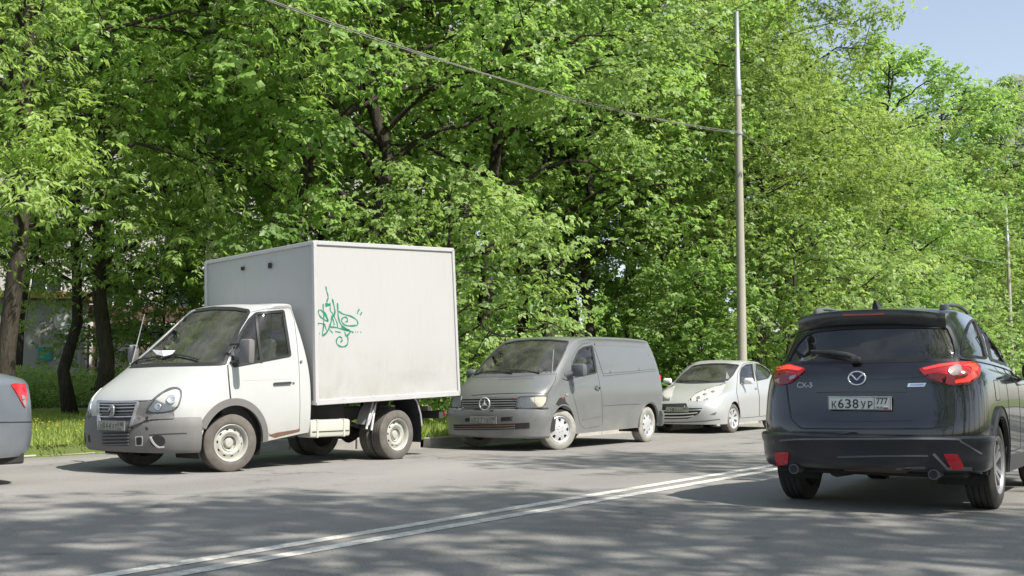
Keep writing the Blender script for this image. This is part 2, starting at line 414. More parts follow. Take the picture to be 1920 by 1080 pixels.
def make_tree(seed, H, Rc, zlow, nl, mat, leaf=(.11, .05), droop=.5, per=80, bark=None, tr=.2, lean=0., airy=1., twigs=8, shape='dome', spread=.42):
    g = np.random.default_rng(seed); mb = MB()
    top = np.array([lean * H * .25, g.normal(0, .3), H * .93])
    path = bez(np.zeros(3), np.array([g.normal(0, .4), g.normal(0, .4), H * .45]), top, 12)
    path[1:-1, :2] += g.normal(0, tr * .5, (10, 2))
    rad = tr * (1 - np.linspace(0, 1, 12) * .9); rad[0] *= 1.35
    mb.tube([tuple(p) for p in path], list(rad), 9)
    P = []; A = []; N = []; T = []; LL = []
    for k in range(nl):
        f = zlow + (1 - zlow) * ((k + g.uniform(0, .8)) / nl) ** .92
        z = f * .97
        i = min(10, int(z * 11)); p0 = path[i] + (path[i + 1] - path[i]) * (z * 11 - i)
        az = k * 2.39996 + g.normal(0, .35)
        ff = (f - zlow) / (1 - zlow)
        if shape == 'dome': rr = Rc * (math.sin(math.pi * min(1, .18 + .80 * ff)) ** .75 + .12)
        elif shape == 'cone': rr = Rc * (1.05 - ff * .85)
        else: rr = Rc * (1.0 - .45 * ff)
        rr *= g.uniform(.72, 1.12)
        d = np.array([math.cos(az), math.sin(az), 0]); up = g.uniform(.15, .55) * (1. - .3 * droop)
        p1 = p0 + d * rr * .5 + np.array([0, 0, rr * up])
        p2 = p0 + d * rr + np.array([0, 0, rr * (up - droop * .55 * g.uniform(.4, 1.2))])
        lim = bez(p0, p1, p2, 9); lim[1:-1] += g.normal(0, .08, (7, 3))
        r0 = max(.025, tr * .42 * (1 - z * .6)); mb.tube([tuple(p) for p in lim], list(np.linspace(r0, .012, 9)), 5, False)
        for q in range(twigs):
            t = g.uniform(.36, 1.0); j = min(7, int(t * 8)); b0 = lim[j] + (lim[j + 1] - lim[j]) * (t * 8 - j)
            tl = rr * spread * g.uniform(.45, 1.1) + .35
            td = d * g.uniform(-.1, 1.0) + g.normal(0, .62, 3) + np.array([0, 0, g.uniform(-.15, .5)]); td /= np.linalg.norm(td)
            e = b0 + td * tl - np.array([0, 0, droop * tl * .55]); m_ = b0 + td * tl * .55 + np.array([0, 0, .12 * tl])
            tw = bez(b0, m_, e, 6); mb.tube([tuple(p) for p in tw], list(np.linspace(.016, .005, 6)), 3, False)
            # shoots: five or six leaves spreading from one point, all facing much the same way
            kk = 6; ns = max(3, int(per * g.uniform(.6, 1.3) * airy * (.6 + .5 * tl) / kk))
            u = g.uniform(.25, 1.05, ns); jj = np.clip((u * 5).astype(int), 0, 4)
            pos = tw[jj] + (tw[jj + 1] - tw[jj]) * (u * 5 - jj)[:, None]
            off = g.normal(0, 1, (ns, 3)) * np.array([1, 1, .5]) * (.15 + .13 * tl); off[:, 2] -= droop * .10
            pos = pos + off
            outw = off / (np.linalg.norm(off, axis=1, keepdims=True) + 1e-6)
            face = outw * .55 + g.normal(0, .28, (ns, 3)); face[:, 2] += .8; face /= np.linalg.norm(face, axis=1, keepdims=True)
            main = outw * .7 + td * .4 + g.normal(0, .35, (ns, 3)); main[:, 2] -= droop * .6
            main -= face * np.sum(main * face, 1, keepdims=True); main /= np.linalg.norm(main, axis=1, keepdims=True) + 1e-6
            sidev = np.cross(face, main)
            ct = g.normal(.5, .13); tint = np.clip(ct + g.normal(0, .11, ns), 0, 1)
            for q2 in range(kk):
                an = (q2 - (kk - 1) / 2) * .52 + g.normal(0, .2, ns)
                ax = main * np.cos(an)[:, None] + sidev * np.sin(an)[:, None]; ax[:, 2] -= droop * .30
                P.append(pos + ax * leaf[0] * (.25 + .5 * (q2 % 2)) * .6 + g.normal(0, .012, (ns, 3))); A.append(ax); N.append(face + g.normal(0, .22, (ns, 3)))
                T.append(np.clip(tint + g.normal(0, .06, ns), 0, 1)); LL.append(leaf[0] * g.uniform(.6, 1.4, ns))
    P = np.concatenate(P); A = np.concatenate(A); N = np.concatenate(N); T = np.concatenate(T); LL = np.concatenate(LL)
    keep = P[:, 2] > .15; P, A, N, T, LL = P[keep], A[keep], N[keep], T[keep], LL[keep]
    crown = leaves_mesh('crown', P, A, N, LL, LL * (leaf[1] / leaf[0]), T, mat)
    trunk = meshdata('trunk', mb.v, mb.f, bark or M_bark, True)
    return trunk, crown, len(P)

TREES = {
    'box_elder': make_tree(1, 17, 5.2, .19, 32, M_leafA, (.125, .044), .62, 250, tr=.18, twigs=6, spread=.38),
    'box_elder_small': make_tree(2, 12, 4.2, .20, 28, M_leafA, (.12, .043), .6, 235, tr=.13, twigs=6, spread=.38),
    'maple': make_tree(3, 18, 5.0, .27, 32, M_leafB, (.13, .108), .45, 145, tr=.24, twigs=6, spread=.38),
    'maple_b': make_tree(4, 16, 4.6, .26, 30, M_leafB, (.125, .102), .5, 145, tr=.22, twigs=6, spread=.38),
    'ash': make_tree(5, 17, 5.4, .20, 34, M_leafC, (.11, .058), .35, 290, tr=.23, twigs=7, spread=.4),
    'linden': make_tree(6, 17, 4.8, .29, 32, M_leafD, (.11, .085), .5, 165, tr=.21, twigs=6, spread=.38),
    'high_ash': make_tree(7, 19, 2.8, .76, 20, M_leafC, (.14, .08), .35, 60, tr=.22, twigs=7),
    'airy_maple': make_tree(14, 18, 5.0, .30, 28, M_leafB, (.15, .12), .4, 48, tr=.24, twigs=6),
    'understory': make_tree(8, 6.0, 2.6, .10, 22, M_leafD, (.11, .07), .6, 130, tr=.08, twigs=5, spread=.5),
    'understory_b': make_tree(9, 5.0, 2.3, .08, 20, M_leafB, (.11, .085), .55, 120, tr=.07, twigs=5, spread=.5),
    'birch': make_tree(10, 18, 3.2, .35, 26, M_leafD, (.085, .06), .9, 75, tr=.12, twigs=6, bark=M_birch),
}
print('leaves', {k: v[2] for k, v in TREES.items()})
BIRCHY = {'birch'}
def tree(kind, x, y, label, sc=1., rot=None, zs=1., group=None, name=None):
    tr, cr, _ = TREES[kind]
    nm = name or {'birch': 'birch_tree', 'maple': 'maple_tree', 'maple_b': 'maple_tree', 'airy_maple': 'maple_tree', 'high_ash': 'ash_tree', 'ash': 'ash_tree', 'linden': 'broadleaf_tree', 'box_elder': 'maple_tree', 'box_elder_small': 'maple_tree'}.get(kind, 'young_tree')
    z = vz(x) - .05 if x < 0 else .1
    rt = empty(nm, (x, y, z), rng.uniform(0, 6.28) if rot is None else rot, label=label, cat='tree', group=group)
    rt.scale = (sc, sc, sc * zs)
    link(bpy.data.objects.new('trunk', tr), rt); link(bpy.data.objects.new('crown', cr), rt)
    return rt
def tpx(kind, px, d, label, **kw):
    x, y = at(px, d); return tree(kind, x, y, label, **kw)
G1 = 'tall trees along the left verge'; G2 = 'trees of the second row behind'; G3 = 'young trees and bushes under the tall trees'
tpx('box_elder', 12, 20.5, 'dark trunked tree at the left picture edge behind the silver car', sc=1.0, rot=.4, group=G1)
tpx('box_elder_small', 138, 27, 'drooping tree with slim dark trunk left of the box truck', sc=1.15, rot=2., group=G1)
tpx('box_elder', 196, 25.5, 'drooping light green tree rising behind the truck bonnet', sc=1.0, rot=4.1, group=G1)
tpx('birch', 396, 25, 'white stemmed birch showing through gaps above the truck cab', sc=1.0, rot=1., group=G1)
tpx('maple', 345, 36, 'green maple behind the birch above the truck cab', sc=.9, rot=3., group=G1)
tpx('maple_b', 545, 24.5, 'broad leaved maple right behind the truck box front edge', sc=1.0, rot=5., group=G1)
tpx('maple', 735, 26, 'fresh green maple towering over the truck box middle', sc=1.02, rot=.8, group=G1)
tpx('linden', 905, 28, 'tall tree with dark leaning trunk between truck box and grey van', sc=1.05, rot=2.6, group=G1)
tpx('maple_b', 1030, 34, 'tree with curved dark limb high above the grey van', sc=1.12, rot=1.1, group=G1)
tpx('linden', 1125, 35.5, 'tree with straight trunk right behind the grey van roof', sc=.98, rot=3.7, group=G1)
tpx('ash', 1255, 39.5, 'olive green tree left of the concrete pole', sc=1.06, rot=.3, group=G1)
tpx('ash', 1420, 42, 'yellow green tree with bare dark limbs right of the concrete pole', sc=1.03, rot=2.2, group=G1)
tpx('ash', 1525, 47, 'wide yellow green tree above the dark SUV left side', sc=.88, rot=4.4, group=G1)
tpx('maple', 1665, 50, 'fresh green tree with tall crown above the dark SUV', sc=.96, rot=5.5, group=G1)
tpx('maple_b', 1778, 72, 'green tree left of the far pole above the SUV roof rail', sc=1.36, rot=1.9, group=G1)
tpx('linden', 1872, 75, 'greyish green tree just left of the far pole', sc=1.34, rot=.2, group=G1)
tpx('ash', 1945, 79, 'yellowish tree at the right picture edge behind the far pole', sc=1.36, rot=3.3, group=G1)
tpx('linden', 1990, 100, 'distant tree beyond the far pole at right edge', sc=1.1, rot=1.3, group=G1)
# second row
for i, (k, px, d, s) in enumerate([('maple', 20, 40, 1.), ('maple_b', 480, 36, 1.1), ('linden', 640, 34, 1.05), ('maple', 830, 36, 1.1), ('maple_b', 980, 40, 1.15),
        ('linden', 1100, 42, 1.1), ('maple', 1200, 44, 1.15), ('linden', 1330, 50, 1.15), ('maple_b', 1480, 54, 1.1), ('linden', 1600, 62, 1.1), ('ash', 1720, 70, 1.0), ('maple', 1800, 86, 1.12), ('linden', 1885, 104, 1.15)]):
    side = ['far left behind the drooping trees', 'behind the truck cab roof', 'behind the truck box front half', 'behind the truck box rear half', 'behind the gap before the grey van', 'behind the grey van windscreen',
            'behind the grey van rear roof', 'just left of the concrete pole', 'just right of the concrete pole', 'behind the SUV left roof corner', 'behind the SUV roof middle', 'behind the SUV right roof rail', 'behind the far pole'][i]
    tpx(k, px, d, 'second row tree ' + side, sc=s, group=G2)
# young trees and bushes
for i, (k, px, d, s, lab) in enumerate([('understory', 880, 24, .95, 'leafy young tree filling the gap between truck box and grey van'),
        ('understory_b', 1330, 34, 1.0, 'young bush just left of the concrete pole foot'),
        ('understory', 1455, 36, 1.15, 'pale green young tree right of the concrete pole'), ('understory', 1580, 43, 1.25, 'soft green young tree just left of the SUV roof'),
        ('understory_b', 1690, 48, 1.3, 'layered young tree above the SUV rear window'), ('understory', 1775, 55, 1.1, 'rounded light bush above the right SUV roof rail'),
        ('understory', 1885, 73, 1.1, 'low bush at the foot of the far pole'), ('understory_b', 1960, 76, 1.2, 'bush at right edge beyond the SUV'),
        ('understory_b', 715, 27, 1.1, 'young bush hidden behind the truck box'), ('understory', 300, 30, .8, 'hanging foliage bush behind the truck windscreen'),
        ('understory_b', 1230, 37, .9, 'dark shaded bush between grey van and silver hatchback')]):
    tpx(k, px, d, lab, sc=s, group=G3)
# roadside trees on the near side of the road: outside the frame, their shade falls across the carriageway
NEAR = [('airy_maple', 6.9, 3.6, 1.08, 'leafy maple on the near verge beside the camera'), ('high_ash', 7.9, 6.3, 1.0, 'slim high crowned ash on the near verge behind the SUV'), ('high_ash', 7.6, 14.0, 1.0, 'slim high crowned ash on the near verge abreast of the SUV bonnet'), ('airy_maple', 7.4, 21.5, 1.0, 'broad tree on the near verge ahead of the SUV'),
        ('airy_maple', 8.2, -4.5, 1.0, 'maple on the near verge just behind the camera'), ('ash', 8.0, 31, 1.0, 'ash on the near verge farther along the road'), ('linden', 9, -14, .95, 'tree on the near verge well behind the camera'), ('maple', 9, 42, .95, 'last maple on the near verge far along the road'),
        ('linden', 14.5, 0, 1.1, 'second row tree behind the near verge beside the camera'), ('maple', 15, 10, 1.05, 'second row maple behind the near verge abreast of the truck'), ('maple_b', 15, 26, 1.1, 'second row maple behind the near verge ahead')]
for (k, x, y, s, lab) in NEAR: tree(k, x, y, lab, sc=s, group='trees on the near side of the road')

# undergrowth strip and grass
def blades(name, n, xr, yr, hr, mat, wr=(.006, .014), clump=.0, zfun=vz, seed=3, lean=.35, mask=None):
    g = np.random.default_rng(seed)
    x = g.uniform(*xr, n); y = g.uniform(*yr, n)
    if clump:
        cx = g.uniform(*xr, n // 30 + 1); cy = g.uniform(*yr, n // 30 + 1); k = g.integers(0, len(cx), n)
        mvd = g.random(n) < .6; x = np.where(mvd, cx[k] + g.normal(0, clump, n), x); y = np.where(mvd, cy[k] + g.normal(0, clump, n), y)
    if mask is not None:
        kp = mask(x, y); x, y = x[kp], y[kp]; n = len(x)
    z = np.array([zfun(a) for a in x]) - .01
    P = np.stack([x, y, z], 1); A = np.stack([g.normal(0, lean, n), g.normal(0, lean, n), np.ones(n)], 1)
    N = np.stack([g.normal(0, 1, n), g.normal(0, 1, n), g.normal(0, .2, n)], 1)
    L = g.uniform(*hr, n); W = g.uniform(*wr, n) * 2
    return tag(link(bpy.data.objects.new(name, leaves_mesh(name, P, A, N, L, W, np.clip(g.normal(.5, .22, n), 0, 1), mat))), kind='stuff')
M_grass = leaf_mat('grass_blade', (.16, .215, .045), (.255, .33, .075), (.36, .42, .13), (1.8, 1.9, 1.), .35, .6)
o = blades('grass', 60000, (-26.2, -14.8), (5, 19), (.05, .20), M_grass, clump=.12, seed=3)
tag(o, 'sunlit uneven grass of the verge left of the box truck', 'grass')
o = blades('grass', 22000, (-18, -11.8), (12.3, 24), (.05, .24), M_grass, clump=.12, seed=4, mask=lambda x, y: y > 12.35 + (x + 14.9) * .95)
tag(o, 'strip of grass behind the kerb between truck and grey van', 'grass')
o = blades('grass', 4000, (-15.15, -14.84), (4, 12.2), (.04, .13), M_grass, clump=.08, seed=5)
tag(o, 'ragged grass fringe hanging over the low kerb at the bay edge', 'grass')
M_dand = simple('dandelion_yellow', (.55, .42, .03), .7)
g = np.random.default_rng(11); mbd = MB()
for _ in range(260):
    x, y = g.uniform(-24, -15), g.uniform(5.5, 14); h = vz(x) + g.uniform(.12, .22)
    mbd.lathe([(.001, .012), (.022, .006), (.018, -.004), (.001, -.008)], 6, 'z', (x, y, h))
mbd.build('dandelion_flowers', M_dand, kind='stuff', label='yellow dandelion heads scattered in the verge grass', cat='flowers')
g = np.random.default_rng(33); n = 60000
pxs = g.uniform(740, 2150, n); hump = 9 + 3.5 * np.sin(pxs * .021) + 2 * np.sin(pxs * .067 + 1)
ds = 52 + np.clip((pxs - 760) / 1200, 0, 2) * 62 + g.normal(0, 2.6, n) + 3 * np.sin(pxs * .045)
xx_ = (pxs - 960) / FPX * ds; X_ = xx_ * math.cos(YAW) - ds * math.sin(YAW); Y_ = xx_ * math.sin(YAW) + ds * math.cos(YAW)
Pz = np.stack([X_, Y_, g.random(n) ** .9 * hump], 1); A_ = g.normal(0, 1, (n, 3)); A_[:, 2] -= .3; N_ = g.normal(0, .5, (n, 3)); N_[:, 2] += .8; L_ = g.uniform(.25, .5, n)
tag(link(bpy.data.objects.new('woodland', leaves_mesh('woodland', Pz, A_, N_, L_, L_ * .8, np.clip(g.normal(.3, .2, n), 0, 1), M_leafB))), 'deep shaded woodland closing the view behind the roadside trees', 'woodland', kind='stuff')
def shrubs(name, n, xr, yr, hz, mat, seed, leaf=(.11, .05)):
    g = np.random.default_rng(seed); P = []; A = []; N = []; T = []
    for _ in range(n):
        c = np.array([g.uniform(*xr), g.uniform(*yr), 0]); h = g.uniform(*hz); c[2] = vz(c[0]); m = int(90 * h / .6)
        o_ = g.normal(0, 1, (m, 3)) * np.array([.26, .26, 0]); o_[:, 2] = g.uniform(.02, 1, m) * h
        P.append(c + o_); a = o_ * np.array([1.5, 1.5, 0]) + g.normal(0, .4, (m, 3)); a[:, 2] += .25; A.append(a)
        q = g.normal(0, .4, (m, 3)); q[:, 2] += 1; N.append(q); T.append(np.clip(g.normal(g.normal(.5, .15), .15, m), 0, 1))
    P, A, N, T = map(np.concatenate, (P, A, N, T)); L = leaf[0] * g.uniform(.6, 1.3, len(P))
    return tag(link(bpy.data.objects.new(name, leaves_mesh(name, P, A, N, L, L * leaf[1] / leaf[0], T, mat))), kind='stuff')
tag(shrubs('undergrowth', 700, (-34, -29.3), (6, 26), (.5, 1.25), M_leafD, 21), 'low leafy undergrowth beyond the footpath left of the truck', 'undergrowth')
tag(shrubs('undergrowth', 500, (-24, -14.5), (19, 60), (.2, .8), M_leafB, 22), 'shaded ground cover under the trees behind van and hatchback', 'undergrowth')
# ------------------------------------------------------------------ buildings
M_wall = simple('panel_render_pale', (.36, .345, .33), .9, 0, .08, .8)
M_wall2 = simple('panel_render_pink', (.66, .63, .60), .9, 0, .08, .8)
M_plinth = simple('plinth_dark', (.10, .10, .10), .9, 0, .2, 2.)
M_teal = simple('teal_painted_wall', (.05, .30, .27), .8, 0, .25, 3.)
M_wframe = simple('window_frame_white', (.62, .62, .60), .5)
M_wglass = simple('dark_window_pane', (.03, .035, .04), .06, 0, .2, .6, spec=.8)
M_ledge = simple('ochre_ledge', (.42, .30, .12), .8)
def panel_mesh(w_, h_, win, name='wall_panel', mat=None):
    x0, x1, z0, z1 = win; mb = MB(); d = .22
    W = w_ / 2
    V = [(-W, 0, 0), (W, 0, 0), (W, 0, h_), (-W, 0, h_), (x0, 0, z0), (x1, 0, z0), (x1, 0, z1), (x0, 0, z1), (x0, d, z0), (x1, d, z0), (x1, d, z1), (x0, d, z1)]
    F = [(0, 1, 5, 4), (1, 2, 6, 5), (2, 3, 7, 6), (3, 0, 4, 7), (4, 5, 9, 8), (5, 6, 10, 9), (6, 7, 11, 10), (7, 4, 8, 11)]
    mb.add(V, F); return meshdata(name, mb.v, mb.f, mat or M_wall)
def window_mesh(win):
    x0, x1, z0, z1 = win; mb = MB(); t = .07
    for a, b_, c_, d_ in ((x0, x1, z0, z0 + t), (x0, x1, z1 - t, z1), (x0, x0 + t, z0 + t, z1 - t), (x1 - t, x1, z0 + t, z1 - t), ((x0 + x1) / 2 - .03, (x0 + x1) / 2 + .03, z0 + t, z1 - t)):
        mb.box(((a + b_) / 2, .15, (c_ + d_) / 2), (b_ - a, .06, d_ - c_))
    fr = meshdata('window', mb.v, mb.f, M_wframe); pn = MB().quad((x0, .165, z0), (x1, .165, z0), (x1, .165, z1), (x0, .165, z1))
    return fr, meshdata('pane', pn.v, pn.f, M_wglass)
def block(name, label, cat, loc, rz, nb, nf, bw, fh, mat, win, depth=12., base=.6, copies=True):
    root = empty(name, loc, rz, label=label, cat=cat)
    pm = panel_mesh(bw - .025, fh - .025, win, 'wall_panel', mat); fr, pn = window_mesh(win)
    for f in range(nf):
        for k in range(nb):
            p = ((k - (nb - 1) / 2) * bw, 0, base + f * fh)
            o = link(bpy.data.objects.new('wall_panel', pm), root); o.location = p
            q = link(bpy.data.objects.new('window', fr), root); q.location = p
            g_ = link(bpy.data.objects.new('pane', pn), q)
    W = nb * bw; Ht = base + nf * fh
    MB().box((0, depth / 2 + .26, Ht / 2), (W - .02, depth, Ht)).build('core_wall', mat, root)
    MB().box((0, depth / 2 + .1, Ht + .4), (W + .3, depth + .5, .8)).build('roof', mat, root)
    MB().box((0, .05, base / 2 - .02), (W, .4, base)).build('plinth', M_plinth, root)
    return root
bx_, by_ = at(250, 52)
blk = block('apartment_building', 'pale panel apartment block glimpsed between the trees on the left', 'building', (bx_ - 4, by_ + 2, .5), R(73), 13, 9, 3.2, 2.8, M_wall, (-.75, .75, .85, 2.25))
# low entrance wing in front of the block: pale wall, round window, teal base, dark glazed shopfront
wx, wy = at(62, 43)
wing = empty('entrance_wing', (wx, wy, .45), R(47), label='pale low entrance wall with round opening and teal base behind the left tree', cat='building')
mb = MB(); mb.box((0, 1, 1.9), (3.4, 2, 3.8), .02); mb.build('wall', M_wall, wing)
mb = MB(); mb.box((-.3, -.04, .55), (2.1, .1, 1.1), .01); mb.build('teal_panel', M_teal, wing)
mb = MB(); mb.box((0, .9, 3.95), (3.9, 2.6, .28), .03); mb.build('roof', M_ledge, wing)
mb = MB(); mb.lathe([(.001, -.03), (.42, -.03), (.46, -.06), (.52, -.06), (.52, .03)], 32, 'y', (1.25, 0, 3.0)); mb.build('round_window', M_wframe, wing, 40)
mb = MB(); mb.box((.45, -.05, 1.75), (.5, .08, .5)); mb.build('notice_board', M_teal, wing)
shx, shy = at(225, 46)
shop = empty('shop_front', (shx, shy, .45), R(47), label='dark glazed ground floor front behind the trunks left of the truck', cat='building')
MB().box((0, 2, 1.9), (10, 3.6, 3.8)).build('wall', simple('shop_wall_brown', (.11, .065, .05), .8, 0, .2, 2.), shop)
for k in range(5):
    f_ = MB()
    for a, b_, c_, d_ in ((-.85, .85, .75, .85), (-.85, .85, 3.0, 3.1), (-.85, -.75, .85, 3.0), (.75, .85, .85, 3.0)):
        f_.box(((a + b_) / 2 - 3.8 + 1.9 * k, .15, (c_ + d_) / 2), (b_ - a, .12, d_ - c_))
    q = f_.build('window', M_wframe if k % 2 else M_plinth, shop)
    MB().box((-3.8 + 1.9 * k, .16, 1.93), (1.5, .03, 2.15)).build('pane', M_wglass, q)
tx, ty = at(2068, 190)
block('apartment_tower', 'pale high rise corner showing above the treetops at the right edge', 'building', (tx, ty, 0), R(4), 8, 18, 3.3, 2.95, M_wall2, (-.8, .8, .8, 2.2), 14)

# ------------------------------------------------------------------ poles and overhead cable
def pole(x, y, label):
    z0 = vz(x) - .03
    rt = empty('utility_pole', (x, y, z0), 0, label=label, cat='pole', group='concrete poles along the verge')
    MB().tube([(0, 0, -.3), (0, 0, 9.25)], [.142, .092], 20).build('concrete_shaft', M_pole, rt, 40)
    MB().tube([(0, 0, 9.1), (0, 0, 9.5), (0, 0, 9.52), (0, 0, 11.5)], [.094, .094, .082, .062], 16).build('metal_mast', M_polemetal, rt, 40)
    MB().tube([(0, 0, 9.08), (0, 0, 9.24)], [.112, .112], 16).build('collar', M_polemetal, rt, 40)
    mb = MB(); mb.tube([(0, 0, 7.95), (0, 0, 8.03)], [.118, .118], 16); mb.tube([(0, 0, 8.0), (.2, 0, 8.0), (.2, 0, 8.08)], .014, 6); mb.tube([(0, -.15, 8.0), (0, .15, 8.0)], .02, 6)
    mb.build('cable_clamp', M_polemetal, rt)
    return rt
PX, PY = at(1391, 31.8); P2X, P2Y = at(1895.5, 66.5)
pole(PX, PY, 'slim concrete utility pole with metal mast rising behind the silver hatchback')
pole(P2X, P2Y, 'far concrete pole at the right edge beyond the dark SUV roof')
def cable(p0, p1, sag, label):
    rt = empty('overhead_cable', p0, 0, label=label, cat='cable')
    for off, r_ in (((0, 0, 0), .010), ((.04, .02, -.04), .008)):
        pts = []
        for k in range(41):
            t = k / 40; p = Vector(p0).lerp(Vector(p1), t); p.z -= 4 * sag * t * (1 - t)
            pts.append((p.x - p0[0] + off[0], p.y - p0[1] + off[1] * math.sin(k * 1.3), p.z - p0[2] + off[2] * (1 + .3 * math.sin(k * .9))))
        MB().tube(pts, r_, 6).build('wire', M_cable, rt, 60)
zc = vz(PX) + 8.0
cable((PX + .05, PY, zc), (PX + .15, PY - 42, zc + .1), 1.55, 'twisted overhead cable sagging from the near pole to the upper left')
cable((PX + .05, PY, zc), (P2X, P2Y, vz(P2X) + 8.0), .9, 'thin overhead cable running from the near pole to the far pole')
# ------------------------------------------------------------------ vehicles
class View:
    def __init__(s, d, u, v): s.d, s.u, s.v = (np.asarray(a, float) for a in (d, u, v))
    def to2(s, P): P = np.asarray(P, float); return np.stack([P @ s.u, P @ s.v], -1)
    def mirror(s):
        m = np.array([1, -1, 1.]); return View(s.d * m, s.u * m, s.v * m)
VIEWS = {'L': View((0, -1, 0), (1, 0, 0), (0, 0, 1)), 'R': View((0, 1, 0), (1, 0, 0), (0, 0, 1)), 'F': View((-1, 0, 0), (0, 1, 0), (0, 0, 1)),
         'B': View((1, 0, 0), (0, 1, 0), (0, 0, 1)), 'T': View((0, 0, -1), (1, 0, 0), (0, 1, 0))}
def in_poly(p, poly):
    x, y = p[:, 0], p[:, 1]; c = np.zeros(len(p), bool); n = len(poly)
    for i in range(n):
        x0, y0 = poly[i]; x1, y1 = poly[i - 1]
        m = ((y0 > y) != (y1 > y)) & (x < (x1 - x0) * (y - y0) / ((y1 - y0) if y1 != y0 else 1e-12) + x0); c ^= m
    return c
def area(p): return .5 * np.sum(p[:, 0] * np.roll(p[:, 1], -1) - np.roll(p[:, 0], -1) * p[:, 1])
def resample(poly, step):
    o = []
    for i in range(len(poly)):
        a, b_ = poly[i], poly[(i + 1) % len(poly)]; n = max(1, int(np.linalg.norm(b_ - a) / step))
        for k in range(n): o.append(a + (b_ - a) * k / n)
    return np.array(o)
def chaikin(p, it):
    for _ in range(it):
        q = np.roll(p, -1, 0); p = np.stack([p * .75 + q * .25, p * .25 + q * .75], 1).reshape(-1, 2)
    return p
def clean(p, eps):
    o = [p[0]]
    for q in p[1:]:
        if np.linalg.norm(q - o[-1]) > eps: o.append(q)
    if np.linalg.norm(o[0] - o[-1]) < eps: o.pop()
    return np.array(o)
def grow(p, d):
    """offset a closed outline outwards by d"""
    if area(p) < 0: p = p[::-1]
    e = np.roll(p, -1, 0) - p; e /= np.linalg.norm(e, axis=1, keepdims=True) + 1e-12
    n = np.stack([e[:, 1], -e[:, 0]], 1); m = n + np.roll(n, 1, 0); m /= np.linalg.norm(m, axis=1, keepdims=True) + 1e-9
    return p + m * d
def seg_near(q, poly):
    a = poly; b_ = np.roll(poly, -1, 0); ab = b_ - a
    t = np.clip(np.sum((q - a) * ab, 1) / (np.sum(ab * ab, 1) + 1e-12), 0, 1); c = a + ab * t[:, None]
    k = np.argmin(np.sum((c - q) ** 2, 1)); return c[k], np.linalg.norm(c[k] - q)
def fill(poly, holes, grid):
    loops = [poly] + list(holes); pts = []; ed = []
    for lp in loops:
        o = len(pts); pts += [tuple(p) for p in lp]; ed += [(o + i, o + (i + 1) % len(lp)) for i in range(len(lp))]
    lo, hi = poly.min(0), poly.max(0)
    if grid:
        gx, gy = np.meshgrid(np.arange(lo[0], hi[0], grid), np.arange(lo[1], hi[1], grid)); G = np.stack([gx.ravel(), gy.ravel()], 1)
        if len(G):
            k = in_poly(G, grow(poly, -grid * .4))
            for h in holes: k &= ~in_poly(G, grow(h, grid * .4))
            pts += [tuple(p) for p in G[k]]
    v, e, f, *_ = delaunay_2d_cdt([Vector(p) for p in pts], ed, [], 0, 1e-6)
    v = np.array([q[:] for q in v]); f = [tuple(t) for t in f]
    c = np.array([v[list(t)].mean(0) for t in f]); k = in_poly(c, poly)
    for h in holes: k &= ~in_poly(c, h)
    return v, [t for t, kk in zip(f, k) if kk]

